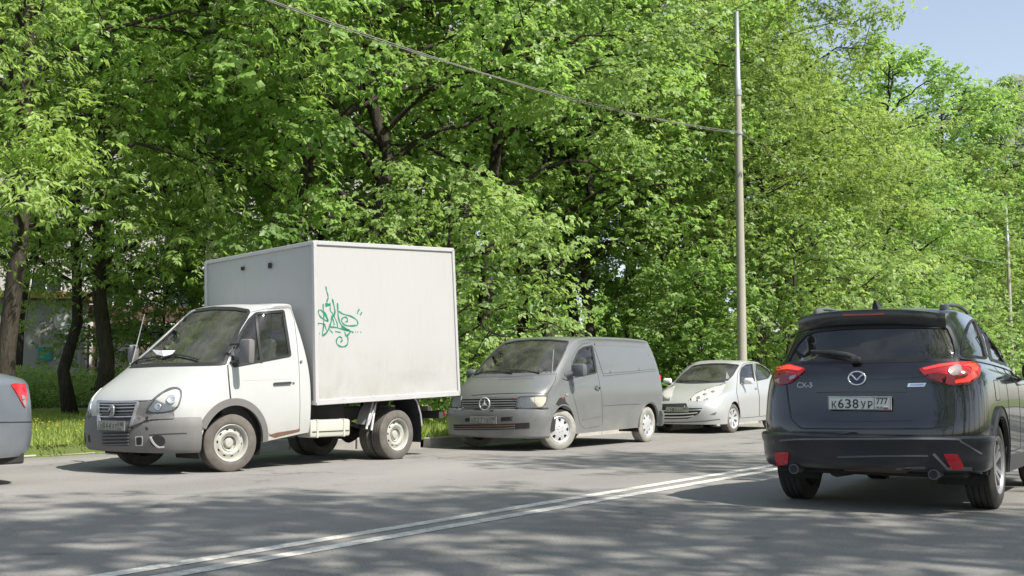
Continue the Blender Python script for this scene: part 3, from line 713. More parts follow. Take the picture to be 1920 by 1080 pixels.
class Vehicle:
    def __init__(s, name, label, cat, loc, heading, group=None):
        s.root = empty(name, (loc[0], loc[1], 0), R(90 - heading), label=label, cat=cat, group=group)
        bpy.context.view_layer.update()
        s.M = s.root.matrix_world.copy(); s.Mi = s.M.inverted(); s.targets = []; s.cuts = []; s.bvh = None
        s.cam = s.Mi @ Vector((0, 0, CAMH))
    # ---- measuring
    def pray(s, px, py): return (s.Mi.to_3x3() @ ray_dir(px, py)).normalized()
    def hit(s, px, py):
        d = s.pray(px, py); h = s.bvh.ray_cast(s.cam, d)
        if h[0] is None:
            # just past the silhouette: take the nearest surface point to the sight line
            best = None
            for t in np.linspace(6, 40, 90):
                q = s.bvh.find_nearest(s.cam + d * t)
                if best is None or q[3] < best[3]: best = q
            return best[0]
        return h[0]
    def hitpt(s, px, py, off=0.):
        d = s.pray(px, py); h = s.bvh.ray_cast(s.cam, d)
        p = h[0] if h[0] is not None else s.hit(px, py); n = h[1] if h[0] is not None else -d
        if n.dot(d) > 0: n = -n
        return p + n * off, n
    def outline(s, spec, step=.035, rounds=2):
        kind, pts = spec
        if kind == 'P':
            H = np.array([s.hit(*p)[:] for p in pts]); d = np.array(s.pray(np.mean([p[0] for p in pts]), np.mean([p[1] for p in pts]))[:])
            u = np.cross(d, (0, 0, 1)); u /= np.linalg.norm(u); vv = np.cross(u, d); view = View(d, u, vv); p2 = view.to2(H)
        else:
            view = VIEWS[kind] if isinstance(kind, str) else kind; p2 = np.array(pts, float)
        if rounds: p2 = chaikin(resample(p2, step), rounds)
        p2 = clean(p2, step * .2)
        if area(p2) < 0: p2 = p2[::-1]
        return view, p2
    # ---- body
    def body(s, rings, level=3, creases=(), extra=.0):
        R_ = [np.array(r, float) for r in rings]; n = len(R_[0]); L = 2 * n - 2
        V = []
        for r in R_:
            full = [r[i] for i in range(n)] + [r[i] * [1, -1, 1] for i in range(n - 2, 0, -1)]; V += full
        F = []
        for k in range(len(R_) - 1):
            for i in range(L): F.append((k * L + i, k * L + (i + 1) % L, (k + 1) * L + (i + 1) % L, (k + 1) * L + i))
        o = (len(R_) - 1) * L
        for i in range(1, n - 2): F.append((o + i, o + i + 1, o + L - i - 1, o + L - i))
        F.append((o, o + 1, o + L - 1)); F.append((o + n - 2, o + n - 1, o + n))
        T = np.array(V); C = T.copy()
        me = bpy.data.meshes.new('cage'); me.from_pydata([tuple(x) for x in C], [], F); me.update()
        if creases:
            at_ = me.attributes.new('crease_edge', 'FLOAT', 'EDGE'); vals = np.zeros(len(me.edges), np.float32)
            for ei, e in enumerate(me.edges):
                a, b_ = e.vertices
                for (ring, val) in creases:
                    if a // L == ring and b_ // L == ring: vals[ei] = val
            at_.data.foreach_set('value', vals)
        ob = bpy.data.objects.new('cage', me); COL.objects.link(ob)
        md = ob.modifiers.new('s', 'SUBSURF'); md.levels = level; md.render_levels = level
        for it in range(5):
            me.vertices.foreach_set('co', C.astype(np.float32).ravel()); me.update(); ob.update_tag(); bpy.context.view_layer.update()
            ev = bpy.data.meshes.new_from_object(ob.evaluated_get(bpy.context.evaluated_depsgraph_get()))
            co = np.zeros(len(ev.vertices) * 3, np.float32); ev.vertices.foreach_get('co', co); co = co.reshape(-1, 3).astype(float)
            if it < 4:
                C = C + .85 * (T - co[:len(T)]); bpy.data.meshes.remove(ev)
        s.V = co; s.F = np.array([tuple(p.vertices) for p in ev.polygons]); bpy.data.meshes.remove(ev)
        bpy.data.objects.remove(ob); bpy.data.meshes.remove(me)
        s.keep = np.ones(len(s.F), bool); s.Vc = s.V.copy()
        q = s.V[s.F]; nn = np.cross(q[:, 2] - q[:, 0], q[:, 3] - q[:, 1]); s.N = nn / (np.linalg.norm(nn, axis=1, keepdims=True) + 1e-12)
        c = q.mean(1); ctr = c.mean(0)
        if np.mean(np.sum((c - ctr) * s.N, 1)) < 0: s.N = -s.N; s.F = s.F[:, ::-1]
        s.C = c; s.base = BVHTree.FromPolygons([tuple(x) for x in s.V], [tuple(int(i) for i in f) for f in s.F]); s.bvh = s.base
    def add_target(s, o):
        """let later details lie on this part too"""
        s.targets.append(([v.co[:] for v in o.data.vertices], [tuple(p.vertices) for p in o.data.polygons])); V = [tuple(x) for x in s.V]; F = [tuple(int(i) for i in f) for f in s.F]
        for tv, tf in s.targets:
            k = len(V); V += tv; F += [tuple(i + k for i in f) for f in tf]
        s.bvh = BVHTree.FromPolygons(V, F)
    def cut1(s, view, poly):
        c2 = view.to2(s.C); m = in_poly(c2, poly) & (s.N @ view.d < -.03) & s.keep
        # only the near sheet
        if not m.any(): return
        gone = s.F[m].ravel(); s.keep &= ~m; left = np.unique(s.F[s.keep]); bd = np.intersect1d(np.unique(gone), left)
        for i in bd:
            p = s.Vc[i]; q2 = view.to2(p); c_, dist = seg_near(q2, poly)
            if dist > .07: continue
            dep = float(p @ view.d); org = Vector(view.u * c_[0] + view.v * c_[1] + view.d * (dep - .5)); h = s.base.ray_cast(org, Vector(view.d))
            if h[0] is not None and abs((h[0] - org).length - .5) < .12: s.Vc[i] = np.array(h[0][:])
            else: s.Vc[i] = view.u * c_[0] + view.v * c_[1] + view.d * dep
    def cut(s, spec, both=True, rounds=2, d=0., step=.035):
        view, poly = s.outline(spec, rounds=rounds, step=step)
        if d: poly = grow(poly, d)
        s.cut1(view, poly)
        if both: s.cut1(view.mirror(), poly)
    def finish_body(s, mat, lining=M_interior, name='body', inset=.018):
        F = s.F[s.keep]; used = np.unique(F); remap = -np.ones(len(s.V), int); remap[used] = np.arange(len(used)); V = s.Vc[used]; F = remap[F]
        nv = np.zeros((len(V), 3)); q = V[F]; fn = np.cross(q[:, 2] - q[:, 0], q[:, 3] - q[:, 1])
        for k in range(4): np.add.at(nv, F[:, k], fn)
        nv /= np.linalg.norm(nv, axis=1, keepdims=True) + 1e-12
        V2 = V - nv * inset; n = len(V)
        ed = {}
        for f in F:
            for k in range(4):
                a, b_ = int(f[k]), int(f[(k + 1) % 4]); ed[(a, b_)] = ed.get((a, b_), 0) + 1
        rim = [(b_, a, a + n, b_ + n) for (a, b_) in ed if (b_, a) not in ed]
        allf = [tuple(f) for f in F] + [tuple(x + n for x in f[::-1]) for f in F] + rim
        fm = [0] * len(F) + [1] * len(F) + [0] * len(rim)
        o = mobj(name, np.concatenate([V, V2]), allf, [mat, lining], s.root, True, fm)
        try: o.data.set_sharp_from_angle(angle=R(48))
        except Exception: pass
        return o
    # ---- details lying on the body
    def patch1(s, name, view, poly, mat, off, thick, holes, grid, parent, smooth_on, base):
        v2, F = fill(poly, holes, grid); P = []; Nn = []
        for q in v2:
            org = Vector(view.u * q[0] + view.v * q[1] - view.d * 12); h = (s.base if base else s.bvh).ray_cast(org, Vector(view.d))
            if h[0] is None or (P and (h[0] - P[-1]).length > 1.2):
                # past the edge: nearest surface point to the sight line
                ref = P[-1] if P else Vector((0, 0, .8)); t = (ref - org).dot(Vector(view.d)); near = s.bvh.find_nearest(org + Vector(view.d) * t); h = (near[0], near[1])
            n = h[1] if h[1].dot(Vector(view.d)) < 0 else -h[1]; P.append(h[0]); Nn.append(n)
        n_ = len(P); V = [p + m * off for p, m in zip(P, Nn)]; FF = []
        dv = Vector(view.d)
        for t in F:
            a, b_, c_ = (V[i] for i in t); FF.append(t if (b_ - a).cross(c_ - a).dot(dv) < 0 else t[::-1])
        ed = {}
        for f in FF:
            for k in range(3): ed[(f[k], f[(k + 1) % 3])] = 1
        rim = [(a, b_) for (a, b_) in ed if (b_, a) not in ed]; mp = {}
        for a, b_ in rim:
            for i in (a, b_):
                if i not in mp: mp[i] = len(V); V.append(P[i] + Nn[i] * (off - thick))
        nt = len(FF); FF = FF + [(b_, a, mp[a], mp[b_]) for a, b_ in rim]
        o = mobj(name, V, FF, mat, parent or s.root, True)
        try: o.data.set_sharp_from_angle(angle=R(40))
        except Exception: pass
        return o
    def patch(s, name, spec, mat, off=.003, thick=.012, holes=(), grid=.06, parent=None, both=False, d=0., rounds=2, step=.035, base=False):
        view, poly = s.outline(spec, rounds=rounds, step=step); hs = []
        for h in holes:
            if isinstance(h, (int, float)): hs.append(grow(poly, h))
            else:
                vh, ph = s.outline(h[:2], rounds=rounds, step=step)
                if vh is not view:      # bring the hole into this view
                    P3 = [];
                    for q in ph:
                        hh = s.base.ray_cast(Vector(vh.u * q[0] + vh.v * q[1] - vh.d * 12), Vector(vh.d)); P3.append(hh[0][:] if hh[0] is not None else tuple(vh.u * q[0] + vh.v * q[1]))
                    ph = clean(view.to2(P3), .004)
                hs.append(grow(ph, h[2] if len(h) > 2 else 0))
        if d: poly = grow(poly, d)
        o = s.patch1(name, view, poly, mat, off, thick, hs, grid, parent, True, base)
        if both: s.patch1(name, view.mirror(), poly, mat, off, thick, hs, grid, None if parent is None or both == 'root' else parent, True, base)
        return o
    def window(s, spec, mat, seal=.022, seal_mat=M_rubber, both=True, name='window', rounds=2, recess=.008):
        s.cut(spec, both, rounds)
        view, poly = s.outline(spec, rounds=rounds)
        for k, vw in enumerate([view, view.mirror()] if both else [view]):
            g_ = s.patch1(name, vw, grow(poly, .002), mat, -recess, .004, [], .07, None, True, True)
            s.patch1('seal', vw, grow(poly, seal * .6), seal_mat, .003, .014, [grow(poly, -seal * .6)], 0, g_, True, True)
        return g_
    def seam(s, spec, w_=.010, mat=M_rubber, both=True, name='panel_gap', rounds=2, parent=None):
        """shut line: a thin dark channel along a closed outline"""
        view, poly = s.outline(spec, rounds=rounds, step=.05)
        for vw in ([view, view.mirror()] if both else [view]): s.patch1(name, vw, grow(poly, w_ / 2), mat, .0016, .006, [grow(poly, -w_ / 2)], 0, parent, True, True)
    def strip(s, kind, pts, w_, mat, off=.004, thick=.008, name='trim_strip', both=False, parent=None, smooth=True):
        """band of width w_ following an open line"""
        if kind == 'P':
            H = np.array([s.hit(*p)[:] for p in pts]); d = np.array(s.pray(*np.mean(pts, 0))[:]); u = np.cross(d, (0, 0, 1)); u /= np.linalg.norm(u); view = View(d, u, np.cross(u, d)); p2 = view.to2(H)
        else: view = VIEWS[kind]; p2 = np.array(pts, float)
        if smooth and len(p2) > 2: p2 = crom(p2, 8)
        else: p2 = np.concatenate([np.linspace(p2[i], p2[i + 1], 8)[:-1] for i in range(len(p2) - 1)] + [p2[-1:]])
        t = np.gradient(p2, axis=0); t /= np.linalg.norm(t, axis=1, keepdims=True) + 1e-12; n = np.stack([-t[:, 1], t[:, 0]], 1)
        poly = np.concatenate([p2 + n * w_ / 2, (p2 - n * w_ / 2)[::-1]])
        if area(poly) < 0: poly = poly[::-1]
        for vw in ([view, view.mirror()] if both else [view]): o = s.patch1(name, vw, poly, mat, off, thick, [], 0, parent, True, False)
        return o
    def wheel(s, x, y, r, wd, style, rim_mat, tyre_mat_, steer=0., rim_r=None):
        side = 1 if y > 0 else -1; rr = rim_r or r * .60
        hub = mobj('wheel', *(lambda m: (m.v, m.f))(MB().lathe([(.001, -wd * .45), (rr * .96, -wd * .45), (rr * .96, wd * .12), (rr * .86, wd * .14), (.001, wd * .05)], 40)), M_under, s.root, True)
        hub.location = (x, y, r); hub.rotation_euler = (0, 0, steer + (0 if side > 0 else math.pi))
        hw = wd / 2
        prof = [(rr, -hw * .86), (rr + .012, -hw * .97), (rr + (r - rr) * .35, -hw * 1.04), (r - .035, -hw * .98), (r - .012, -hw * .86)]
        for k in range(4):
            a = -hw * .80 + k * hw * .42
            prof += [(r - .002, a), (r, a + hw * .08), (r, a + hw * .26), (r - .002, a + hw * .34), (r - .011, a + hw * .345), (r - .011, a + hw * .415)]
        prof = prof[:-2] + [(r - .012, hw * .86), (r - .035, hw * .98), (rr + (r - rr) * .35, hw * 1.05), (rr + (r - rr) * .22, hw * 1.045), (rr + .014, hw * .98), (rr, hw * .86)]
        ty = MB().lathe(prof, 72).build('tyre', tyre_mat_, hub, 50)
        rim = MB()
        # rim flange
        rim.lathe([(rr * 1.0, hw * .80), (rr * 1.035, hw * .95), (rr * 1.045, hw * 1.0), (rr * 1.02, hw * 1.03), (rr * .985, hw * .97), (rr * .93, hw * .82), (rr * .90, hw * .45), (rr * .90, -hw * .5)], 64)
        def disc(loops, rmax, dep, th, smooth_=40, name='rim'):
            outer = np.array([(rmax * math.cos(a), rmax * math.sin(a)) for a in np.linspace(0, 2 * math.pi, 64, False)])
            v2, F = fill(outer, loops, rmax / 9)
            V = []
            for q in v2: V.append((q[0], dep(np.hypot(*q)), q[1]))
            n0 = len(V); FF = []
            for t in F:
                a, b_, c_ = (np.array(V[i]) for i in t); FF.append(t if np.cross(b_ - a, c_ - a)[1] > 0 else t[::-1])
            ed = {(f[k], f[(k + 1) % 3]): 1 for f in FF for k in range(3)}
            for (a, b_) in [e for e in ed if (e[1], e[0]) not in ed]:
                k = len(V); V += [(V[a][0], V[a][1] - th, V[a][2]), (V[b_][0], V[b_][1] - th, V[b_][2])]; FF.append((b_, a, k, k + 1))
            rim.add(V, FF)
        def ell(ca, cr, a_, b_, n=14):
            o = []
            for t in np.linspace(0, 2 * math.pi, n, False):
                p = np.array([cr + b_ * math.cos(t), a_ * math.sin(t)]); o.append((p[0] * math.cos(ca) - p[1] * math.sin(ca), p[0] * math.sin(ca) + p[1] * math.cos(ca)))
            return np.array(o)
        def sect(a0, a1, r0, r1, n=5, tap=.0):
            o = [(r0 * math.cos(a), r0 * math.sin(a)) for a in np.linspace(a0 + tap, a1 - tap, n)] + [(r1 * math.cos(a), r1 * math.sin(a)) for a in np.linspace(a1, a0, n)]
            return chaikin(np.array(o), 1)
        if style == 'steel':
            lp = [ell(2 * math.pi * k / 10 + .1, rr * .74, rr * .085, rr * .045) for k in range(10)] + [ell(0.3 + 2 * math.pi * k / 6, rr * .33, .009, .009, 8) for k in range(6)]
            disc(lp, rr * .92, lambda q: hw * (.42 + .30 * math.exp(-((q / rr - .62) / .16) ** 2) - (.26 if q < rr * .40 else .0)), .012)
            rim.lathe([(.062, hw * .1), (.060, hw * .42), (.048, hw * .55), (.001, hw * .58)], 24)
            rim.lathe([(rr * .40, hw * .14), (rr * .41, hw * .62), (rr * .46, hw * .66)], 32)
        elif style == 'eight':
            lp = [sect(2 * math.pi * k / 8 - .20, 2 * math.pi * k / 8 + .20, rr * .60, rr * .86, tap=.09) for k in range(8)] + [ell(2 * math.pi * k / 5, rr * .24, .008, .008, 8) for k in range(5)]
            disc(lp, rr * .985, lambda q: hw * (1.0 - .28 * (q / rr) ** 2 - (.02 if q < rr * .36 else 0)), .03)
        elif style == 'seven':
            lp = [sect(2 * math.pi * k / 7 - .24, 2 * math.pi * k / 7 + .24, rr * .34, rr * .88, tap=.10) for k in range(7)]
            disc(lp, rr * .98, lambda q: hw * (.80 - .12 * math.cos(q / rr * 3)), .04)
        elif style == 'ten':
            lp = []
            for k in range(5):
                c_ = 2 * math.pi * k / 5; lp += [sect(c_ - .11, c_ + .11, rr * .40, rr * .90, tap=.05), sect(c_ + .63 - .33, c_ + .63 + .33, rr * .33, rr * .90, tap=.22)]
            disc(lp, rr * .98, lambda q: hw * (.74 - .1 * math.cos(q / rr * 3)), .045)
        rim.build('rim', rim_mat, hub, 40)
        return hub
    def arch_liner(s, x, r, z, y0=.50, y1=.97, zmin=.05):
        for sd in (1, -1):
            mb = MB(); n = 22; V = []; F = []
            a0 = -.35
            for k in range(n + 1):
                a = a0 + (math.pi - 2 * a0) * k / n
                for yy in (y1 - .03, y0): V.append((x + r * math.cos(a), sd * yy, z + r * math.sin(a)))
            for k in range(n): F.append((2 * k, 2 * k + 1, 2 * k + 3, 2 * k + 2))
            o = len(V); V.append((x, sd * y0, z)); F += [(o, 2 * k + 1, 2 * k + 3) for k in range(n)]
            mb.add(V, F); mb.build('arch_liner', M_under, s.root)
    def circle(s, x, z, r, n=40): return ('L', [(x + r * math.cos(a), z + r * math.sin(a)) for a in np.linspace(0, 2 * math.pi, n, False)])
    def surf_frame(s, px, py):
        """place, outward normal, sideways and upward axes of the surface seen at that point"""
        p, n = s.hitpt(px, py); u = Vector((0, 0, 1)).cross(n).normalized(); return p, n, u, n.cross(u)
    def seats(s, xs, ys, z, h=.95):
        for x in xs:
            for y in ys:
                mb = MB(); mb.box((x + .05, y, z), (.5, .5, .16), .05); mb.box((x - .24, y, z + .38), (.14, .48, .66), .05, Matrix.Rotation(-.22, 4, 'Y'))
                mb.box((x - .34, y, z + .82), (.09, .26, .18), .035); mb.build('seat', M_seat, s.root, 40)
    def steering(s, x, y, z, tilt=.6):
        mb = MB(); pts = []
        for k in range(25):
            a = 2 * math.pi * k / 24; pts.append((x + .18 * math.sin(a) * -math.sin(tilt), y + .18 * math.cos(a), z + .18 * math.sin(a) * math.cos(tilt)))
        mb.tube(pts, .014, 8, False); mb.tube([(x, y, z), (x + .3, y, z - .15)], .03, 8); mb.box((x, y, z), (.04, .30, .05)); mb.build('steering_wheel', M_blackplastic, s.root, 40)
def crom(p, n):
    q = np.concatenate([[2 * p[0] - p[1]], p, [2 * p[-1] - p[-2]]]); o = []
    for i in range(1, len(q) - 2):
        for t in np.linspace(0, 1, n, False):
            a, b_, c_, d_ = q[i - 1], q[i], q[i + 1], q[i + 2]; o.append(.5 * (2 * b_ + (c_ - a) * t + (2 * a - 5 * b_ + 4 * c_ - d_) * t * t + (3 * b_ - a - 3 * c_ + d_) * t ** 3))
    o.append(q[-2]); return np.array(o)

def sweep_band(name, path, prof, mat, parent, ang=38):
    """section prof [(outward, z)] carried along a plan line [(x, y)] from the left flank round to the right"""
    p = np.array(path, float); p = crom(p, 5); t = np.gradient(p, axis=0); t /= np.linalg.norm(t, axis=1, keepdims=True); n = np.stack([t[:, 1], -t[:, 0]], 1)
    if n[len(n) // 2] @ (p[len(p) // 2] - p.mean(0)) < 0: n = -n
    m = len(prof); V = []; F = []
    for i in range(len(p)):
        for (o_, z) in prof: V.append((p[i, 0] + n[i, 0] * o_, p[i, 1] + n[i, 1] * o_, z))
    for i in range(len(p) - 1):
        for j in range(m - 1): F.append((i * m + j, i * m + j + 1, (i + 1) * m + j + 1, (i + 1) * m + j))
    F.append(tuple(range(m))); F.append(tuple(range((len(p) - 1) * m, len(p) * m))[::-1])
    bm = bmesh.new(); vs_ = [bm.verts.new(v) for v in V]
    for f in F:
        try: bm.faces.new([vs_[i] for i in f])
        except ValueError: pass
    bmesh.ops.recalc_face_normals(bm, faces=bm.faces[:]); me = bpy.data.meshes.new(name); bm.to_mesh(me); bm.free(); me.materials.append(mat)
    o = link(bpy.data.objects.new(name, me), parent); return autosmooth(o, ang)
def half_path(pts): return [(x, y) for x, y in pts] + [(x, -y) for x, y in pts[-2::-1]]

def plate(parent, p, n, u, v, chars, region, mat=M_plate, ink=M_ink, flag=True, w_=.52, h_=.112, tilt=0.):
    """registration plate at p facing n; its characters are raised print"""
    M = Matrix((u, v, n)).transposed().to_4x4(); M.translation = p
    if tilt: M = M @ Matrix.Rotation(tilt, 4, 'X')
    def T(V): return [tuple(M @ Vector(q)) for q in V]
    mb = MB(); mb.box((0, 0, .003), (w_, h_, .006), .0025); o = mobj('number_plate', T(mb.v), mb.f, mat, parent)
    fr = MB(); e = .005
    for cx_, cy_, sx, sy in ((0, h_ / 2 - e, w_ - .006, .004), (0, -h_ / 2 + e, w_ - .006, .004), (-w_ / 2 + e, 0, .004, h_ - .012), (w_ / 2 - e, 0, .004, h_ - .012), (w_ * .235, 0, .004, h_ - .012)):
        fr.box((cx_, cy_, .0068), (sx, sy, .0016))
    mobj('plate_border', T(fr.v), fr.f, ink, o)
    x = -w_ * .455
    xs = [-.207, -.152, -.092, -.030, .034, .090] ; ws = [.040, .048, .048, .048, .042, .038]
    for ch, xx, ww in zip(chars, xs, ws):
        big = ch.isdigit(); V, F = text_mesh(ch, .105 if big else .083, ww, .0009, .0009 if big else .0008)
        if len(V): V[:, 0] += xx; V[:, 1] += -.004 if big else -.012; V[:, 2] += .0072; mobj('plate_character', T(V), F, ink, o)
    V, F = text_mesh(region, .072, .092, .0009, .0006); V[:, 0] += .185; V[:, 1] += .018; V[:, 2] += .0072; mobj('plate_region', T(V), F, ink, o)
    V, F = text_mesh('RUS', .024, .048, .0009, .0003); V[:, 0] += .165; V[:, 1] -= .034; V[:, 2] += .0072; mobj('plate_country', T(V), F, ink, o)
    if flag:
        for k, m_ in enumerate((M_flagwhite, M_blue, M_flagred)):
            fb = MB(); fb.box((.214, -.027 - .008 * k, .0068), (.04, .0078, .0016)); mobj('plate_flag', T(fb.v), fb.f, m_, o)
    return o
M_bumper = simple('dark_bumper', (.024, .025, .029), .32, 0, .2, coat=.35)
M_ledgegrey = simple('bumper_edge_grey', (.16, .16, .165), .35, 0, .15)
def vm(cls):
    def plane(s, px, py, axis, val):
        d = s.pray(px, py); t = (val - s.cam['xyz'.index(axis)]) / d['xyz'.index(axis)]; return s.cam + d * t
    def depth_pt(s, px, py, ref):
        fwd = (s.Mi.to_3x3() @ ray_dir(960, 540)).normalized(); d = s.pray(px, py); return s.cam + d * ((Vector(ref) - s.cam).dot(fwd) / d.dot(fwd))
    def rod(s, name, pts, r, mat, off=.012, n=6, parent=None):
        P = [s.hitpt(*p, off)[0] for p in pts]; o = MB().tube(P, r, n).build(name, mat, parent or s.root, 50); return o
    cls.plane, cls.depth_pt, cls.rod = plane, depth_pt, rod
vm(Vehicle)
def rounded_blob(name, c, size, bev, mat, parent, M=None, ang=40):
    mb = MB(); mb.box((0, 0, 0), size, bev, M); o = mobj(name, [(x + c[0], y + c[1], z + c[2]) for x, y, z in mb.v], mb.f, mat, parent); return autosmooth(o, ang)

# ================================================================== box truck
T = Vehicle('box_truck', 'white light box truck with green graffiti tag on its box, parked at the left', 'truck', (-11.33, 9.88), 184.0)
cab = [
 [(.96, 0, .27), (.93, .43, .27), (.82, .75, .27), (.62, .92, .28), (.45, .975, .29), (.05, .98, .30), (-.45, .975, .34), (-1.10, .97, .42), (-1.20, .93, .43), (-1.21, .5, .43), (-1.21, 0, .43)],
 [(.98, 0, .55), (.955, .43, .55), (.84, .76, .55), (.64, .935, .55), (.45, .99, .55), (.05, 1.0, .55), (-.45, 1.0, .56), (-1.10, .995, .60), (-1.21, .95, .60), (-1.22, .5, .60), (-1.22, 0, .60)],
 [(.98, 0, .83), (.95, .43, .83), (.83, .755, .82), (.64, .93, .81), (.43, .99, .82), (.05, 1.005, .83), (-.45, 1.005, .83), (-1.10, 1.0, .84), (-1.21, .955, .84), (-1.22, .5, .84), (-1.22, 0, .84)],
 [(.74, 0, 1.06), (.715, .45, 1.055), (.64, .75, 1.02), (.53, .90, .985), (.37, .965, .99), (.05, .99, 1.03), (-.45, .998, 1.06), (-1.09, .99, 1.10), (-1.20, .945, 1.10), (-1.21, .5, 1.10), (-1.21, 0, 1.10)],
 [(.36, 0, 1.315), (.33, .45, 1.31), (.25, .75, 1.295), (.19, .88, 1.28), (.10, .94, 1.28), (-.08, .957, 1.29), (-.45, .965, 1.32), (-1.06, .957, 1.38), (-1.17, .91, 1.38), (-1.18, .5, 1.38), (-1.18, 0, 1.38)],
 [(-.04, 0, 1.66), (-.065, .42, 1.655), (-.14, .70, 1.645), (-.20, .815, 1.635), (-.28, .865, 1.64), (-.40, .885, 1.66), (-.60, .895, 1.69), (-1.01, .89, 1.72), (-1.12, .84, 1.72), (-1.13, .5, 1.72), (-1.13, 0, 1.72)],
 [(-.42, 0, 1.985), (-.445, .40, 1.98), (-.50, .62, 1.97), (-.55, .73, 1.96), (-.59, .78, 1.96), (-.66, .80, 1.985), (-.75, .81, 2.0), (-.97, .80, 2.02), (-1.06, .75, 2.02), (-1.07, .4, 2.03), (-1.07, 0, 2.03)],
 [(-.60, 0, 2.075), (-.62, .34, 2.075), (-.65, .50, 2.065), (-.68, .58, 2.06), (-.70, .62, 2.06), (-.74, .635, 2.07), (-.80, .64, 2.08), (-.92, .63, 2.085), (-.98, .58, 2.08), (-.99, .3, 2.09), (-.99, 0, 2.09)]]
T.body(cab)
WS = ('P', [(241, 685.5), (300, 684.5), (360, 683.5), (422, 682), (429, 660), (445, 622), (467, 583), (440, 578.5), (400, 577.5), (362, 583), (333, 592), (300, 622), (270, 654)])
DW = ('P', [(438, 687), (436, 660), (452, 624), (467, 600), (480, 588), (531, 583), (538, 625), (544, 667)])
DOOR = ('P', [(427, 684), (433, 660), (450, 618), (470, 585), (500, 578.5), (545, 577), (552, 600), (558, 650), (562, 700), (563, 760), (562, 806), (515, 821), (502, 812), (490, 790), (474, 771), (455, 761), (434, 757), (430, 720)])
T.cut(T.circle(.02, .34, .465), rounds=0)
T.cut(DOOR, True)
gl = T.window(WS, M_ws, .035, both=False, name='windscreen')
T.patch('door', DOOR, M_white, .0, .02, [DW + (.0,)], .06, both=True, d=-.006, base=True)
T.window(DW, M_glass, .028)
T.finish_body(M_white, name='cab_body')
T.strip('P', [(480.5, 590), (484, 630), (490, 681)], .028, M_rubber, .004, .012, 'window_divider')
T.strip('P', [(455, 713.5), (500, 711.5), (560, 709.5)], .008, M_trim, .002, .004, 'door_crease')
T.patch('door_handle', ('P', [(512, 717.5), (545, 715.5), (545, 720), (512, 722)]), M_blackplastic, .022, .02)
T.patch('door_lock', ('P', [(548, 716), (552, 716), (552, 720.5), (548, 720.5)]), M_darkplastic, .008, .01)
T.patch('side_marker', ('P', [(562, 676), (566, 676), (566, 681), (562, 681)]), M_darkplastic, .012, .012, rounds=1)
# wheel arch flares
arc = [(.02 + .498 * math.cos(a), .34 + .498 * math.sin(a)) for a in np.linspace(.42, math.pi + .10, 22)]
T.strip('L', arc, .085, M_greyplastic, .022, .035, 'arch_flare', both=True)
T.arch_liner(.02, .475, .34)
# bumper with centre section
bp = [(.50, .985), (.64, .945), (.825, .765), (.955, .43), (.985, 0)]
bmp = sweep_band('front_bumper', half_path(bp), [(-.06, .25), (.0, .255), (.035, .30), (.050, .42), (.052, .55), (.040, .635), (.015, .665), (-.05, .672)], M_greyplastic, T.root)
T.add_target(bmp)
gs = T.patch('grille_surround', ('P', [(183.5, 752), (220, 753), (262, 752), (284, 751.5), (275, 768), (272, 790), (246, 800), (243, 806), (188, 806)]), M_greyplastic, .018, .03)
T.patch('lamp_apron', ('P', [(273, 772.5), (300, 776), (327, 772.5), (327, 786), (270, 788)]), M_greyplastic, .014, .02, both=True)
T.add_target(gs)
gr = T.patch('grille', ('P', [(187.5, 755.5), (258, 756), (250, 781), (243, 788), (189, 788)]), M_blackplastic, .004, .02)
for k in range(5):
    y0 = 758.5 + 5.9 * k
    T.strip('P', [(188.5, y0 + .3), (220, y0 + .8), (257.3 - 1.5 * k, y0)], .013, M_chromedull, .022, .022, 'grille_slat')
T.strip('P', [(186.5, 754.5), (220, 755.2), (259.5, 754.5), (252, 781), (244, 806)], .020, M_chromedull, .024, .025, 'grille_rim', smooth=False)
T.strip('P', [(186, 755), (187, 780), (188.5, 806)], .03, M_chromedull, .024, .025, 'grille_rim')
p, n, u, v = T.surf_frame(215, 770.5); n = Vector((1, 0, 0)); u = Vector((0, 1, 0)); v = Vector((0, 0, 1)); p = p + n * .04
mb = MB(); mb.lathe([(.001, .020), (.040, .018), (.052, .010), (.060, .016), (.064, .0)], 32, 'x')
em = mobj('badge', [(p.x + a, p.y + b_ * .85, p.z + c_ * 1.25) for a, b_, c_ in mb.v], mb.f, M_chromedull, T.root, True)
mb = MB()   # leaping deer in relief on the shield
for pts, r_ in (([(-.028, -.03), (-.01, -.005), (.012, .0), (.02, .02)], .007), ([(.02, .02), (.026, .032)], .006), ([(.02, .022), (.006, .04), (.0, .055)], .004), ([(-.02, -.02), (-.034, -.045)], .004), ([(.012, .0), (.03, -.02)], .004)):
    mb.tube([(p.x + .022, p.y + a, p.z + b_) for a, b_ in pts], r_, 6)
mb.build('badge_relief', M_blackplastic, em, 40)
q, _n = T.hitpt(216, 798); q = q + Vector((.045, 0, 0))
plate(T.root, q, Vector((1, 0, 0)), Vector((0, 1, 0)), Vector((0, 0, 1)), 'X844УТ', '190', M_platedirty, M_inkpale, False)
T.patch('lower_grille', ('P', [(191, 811), (243, 810), (242, 836), (194, 836)]), M_blackplastic, .004, .01)
for k in range(4): T.strip('P', [(192, 815.5 + 6 * k), (242, 814.5 + 6 * k)], .016, M_darkplastic, .02, .02, 'grille_slat')
T.patch('tow_hole', ('P', [(255.5, 820), (266, 819.5), (266, 834), (256, 834.5)]), M_under, .003, .006, rounds=2, step=.02, both=True)
T.patch('tow_hole_rim', ('P', [(253.5, 818), (268, 817.5), (268, 836), (254, 836.5)]), M_trim, .0015, .006, [('P', [(255.5, 820), (266, 819.5), (266, 834), (256, 834.5)])], 0, step=.02)
fo = [(296 + 14 * math.cos(a) , 827.5 + 11.5 * math.sin(a)) for a in np.linspace(0, 2 * math.pi, 20, False)]
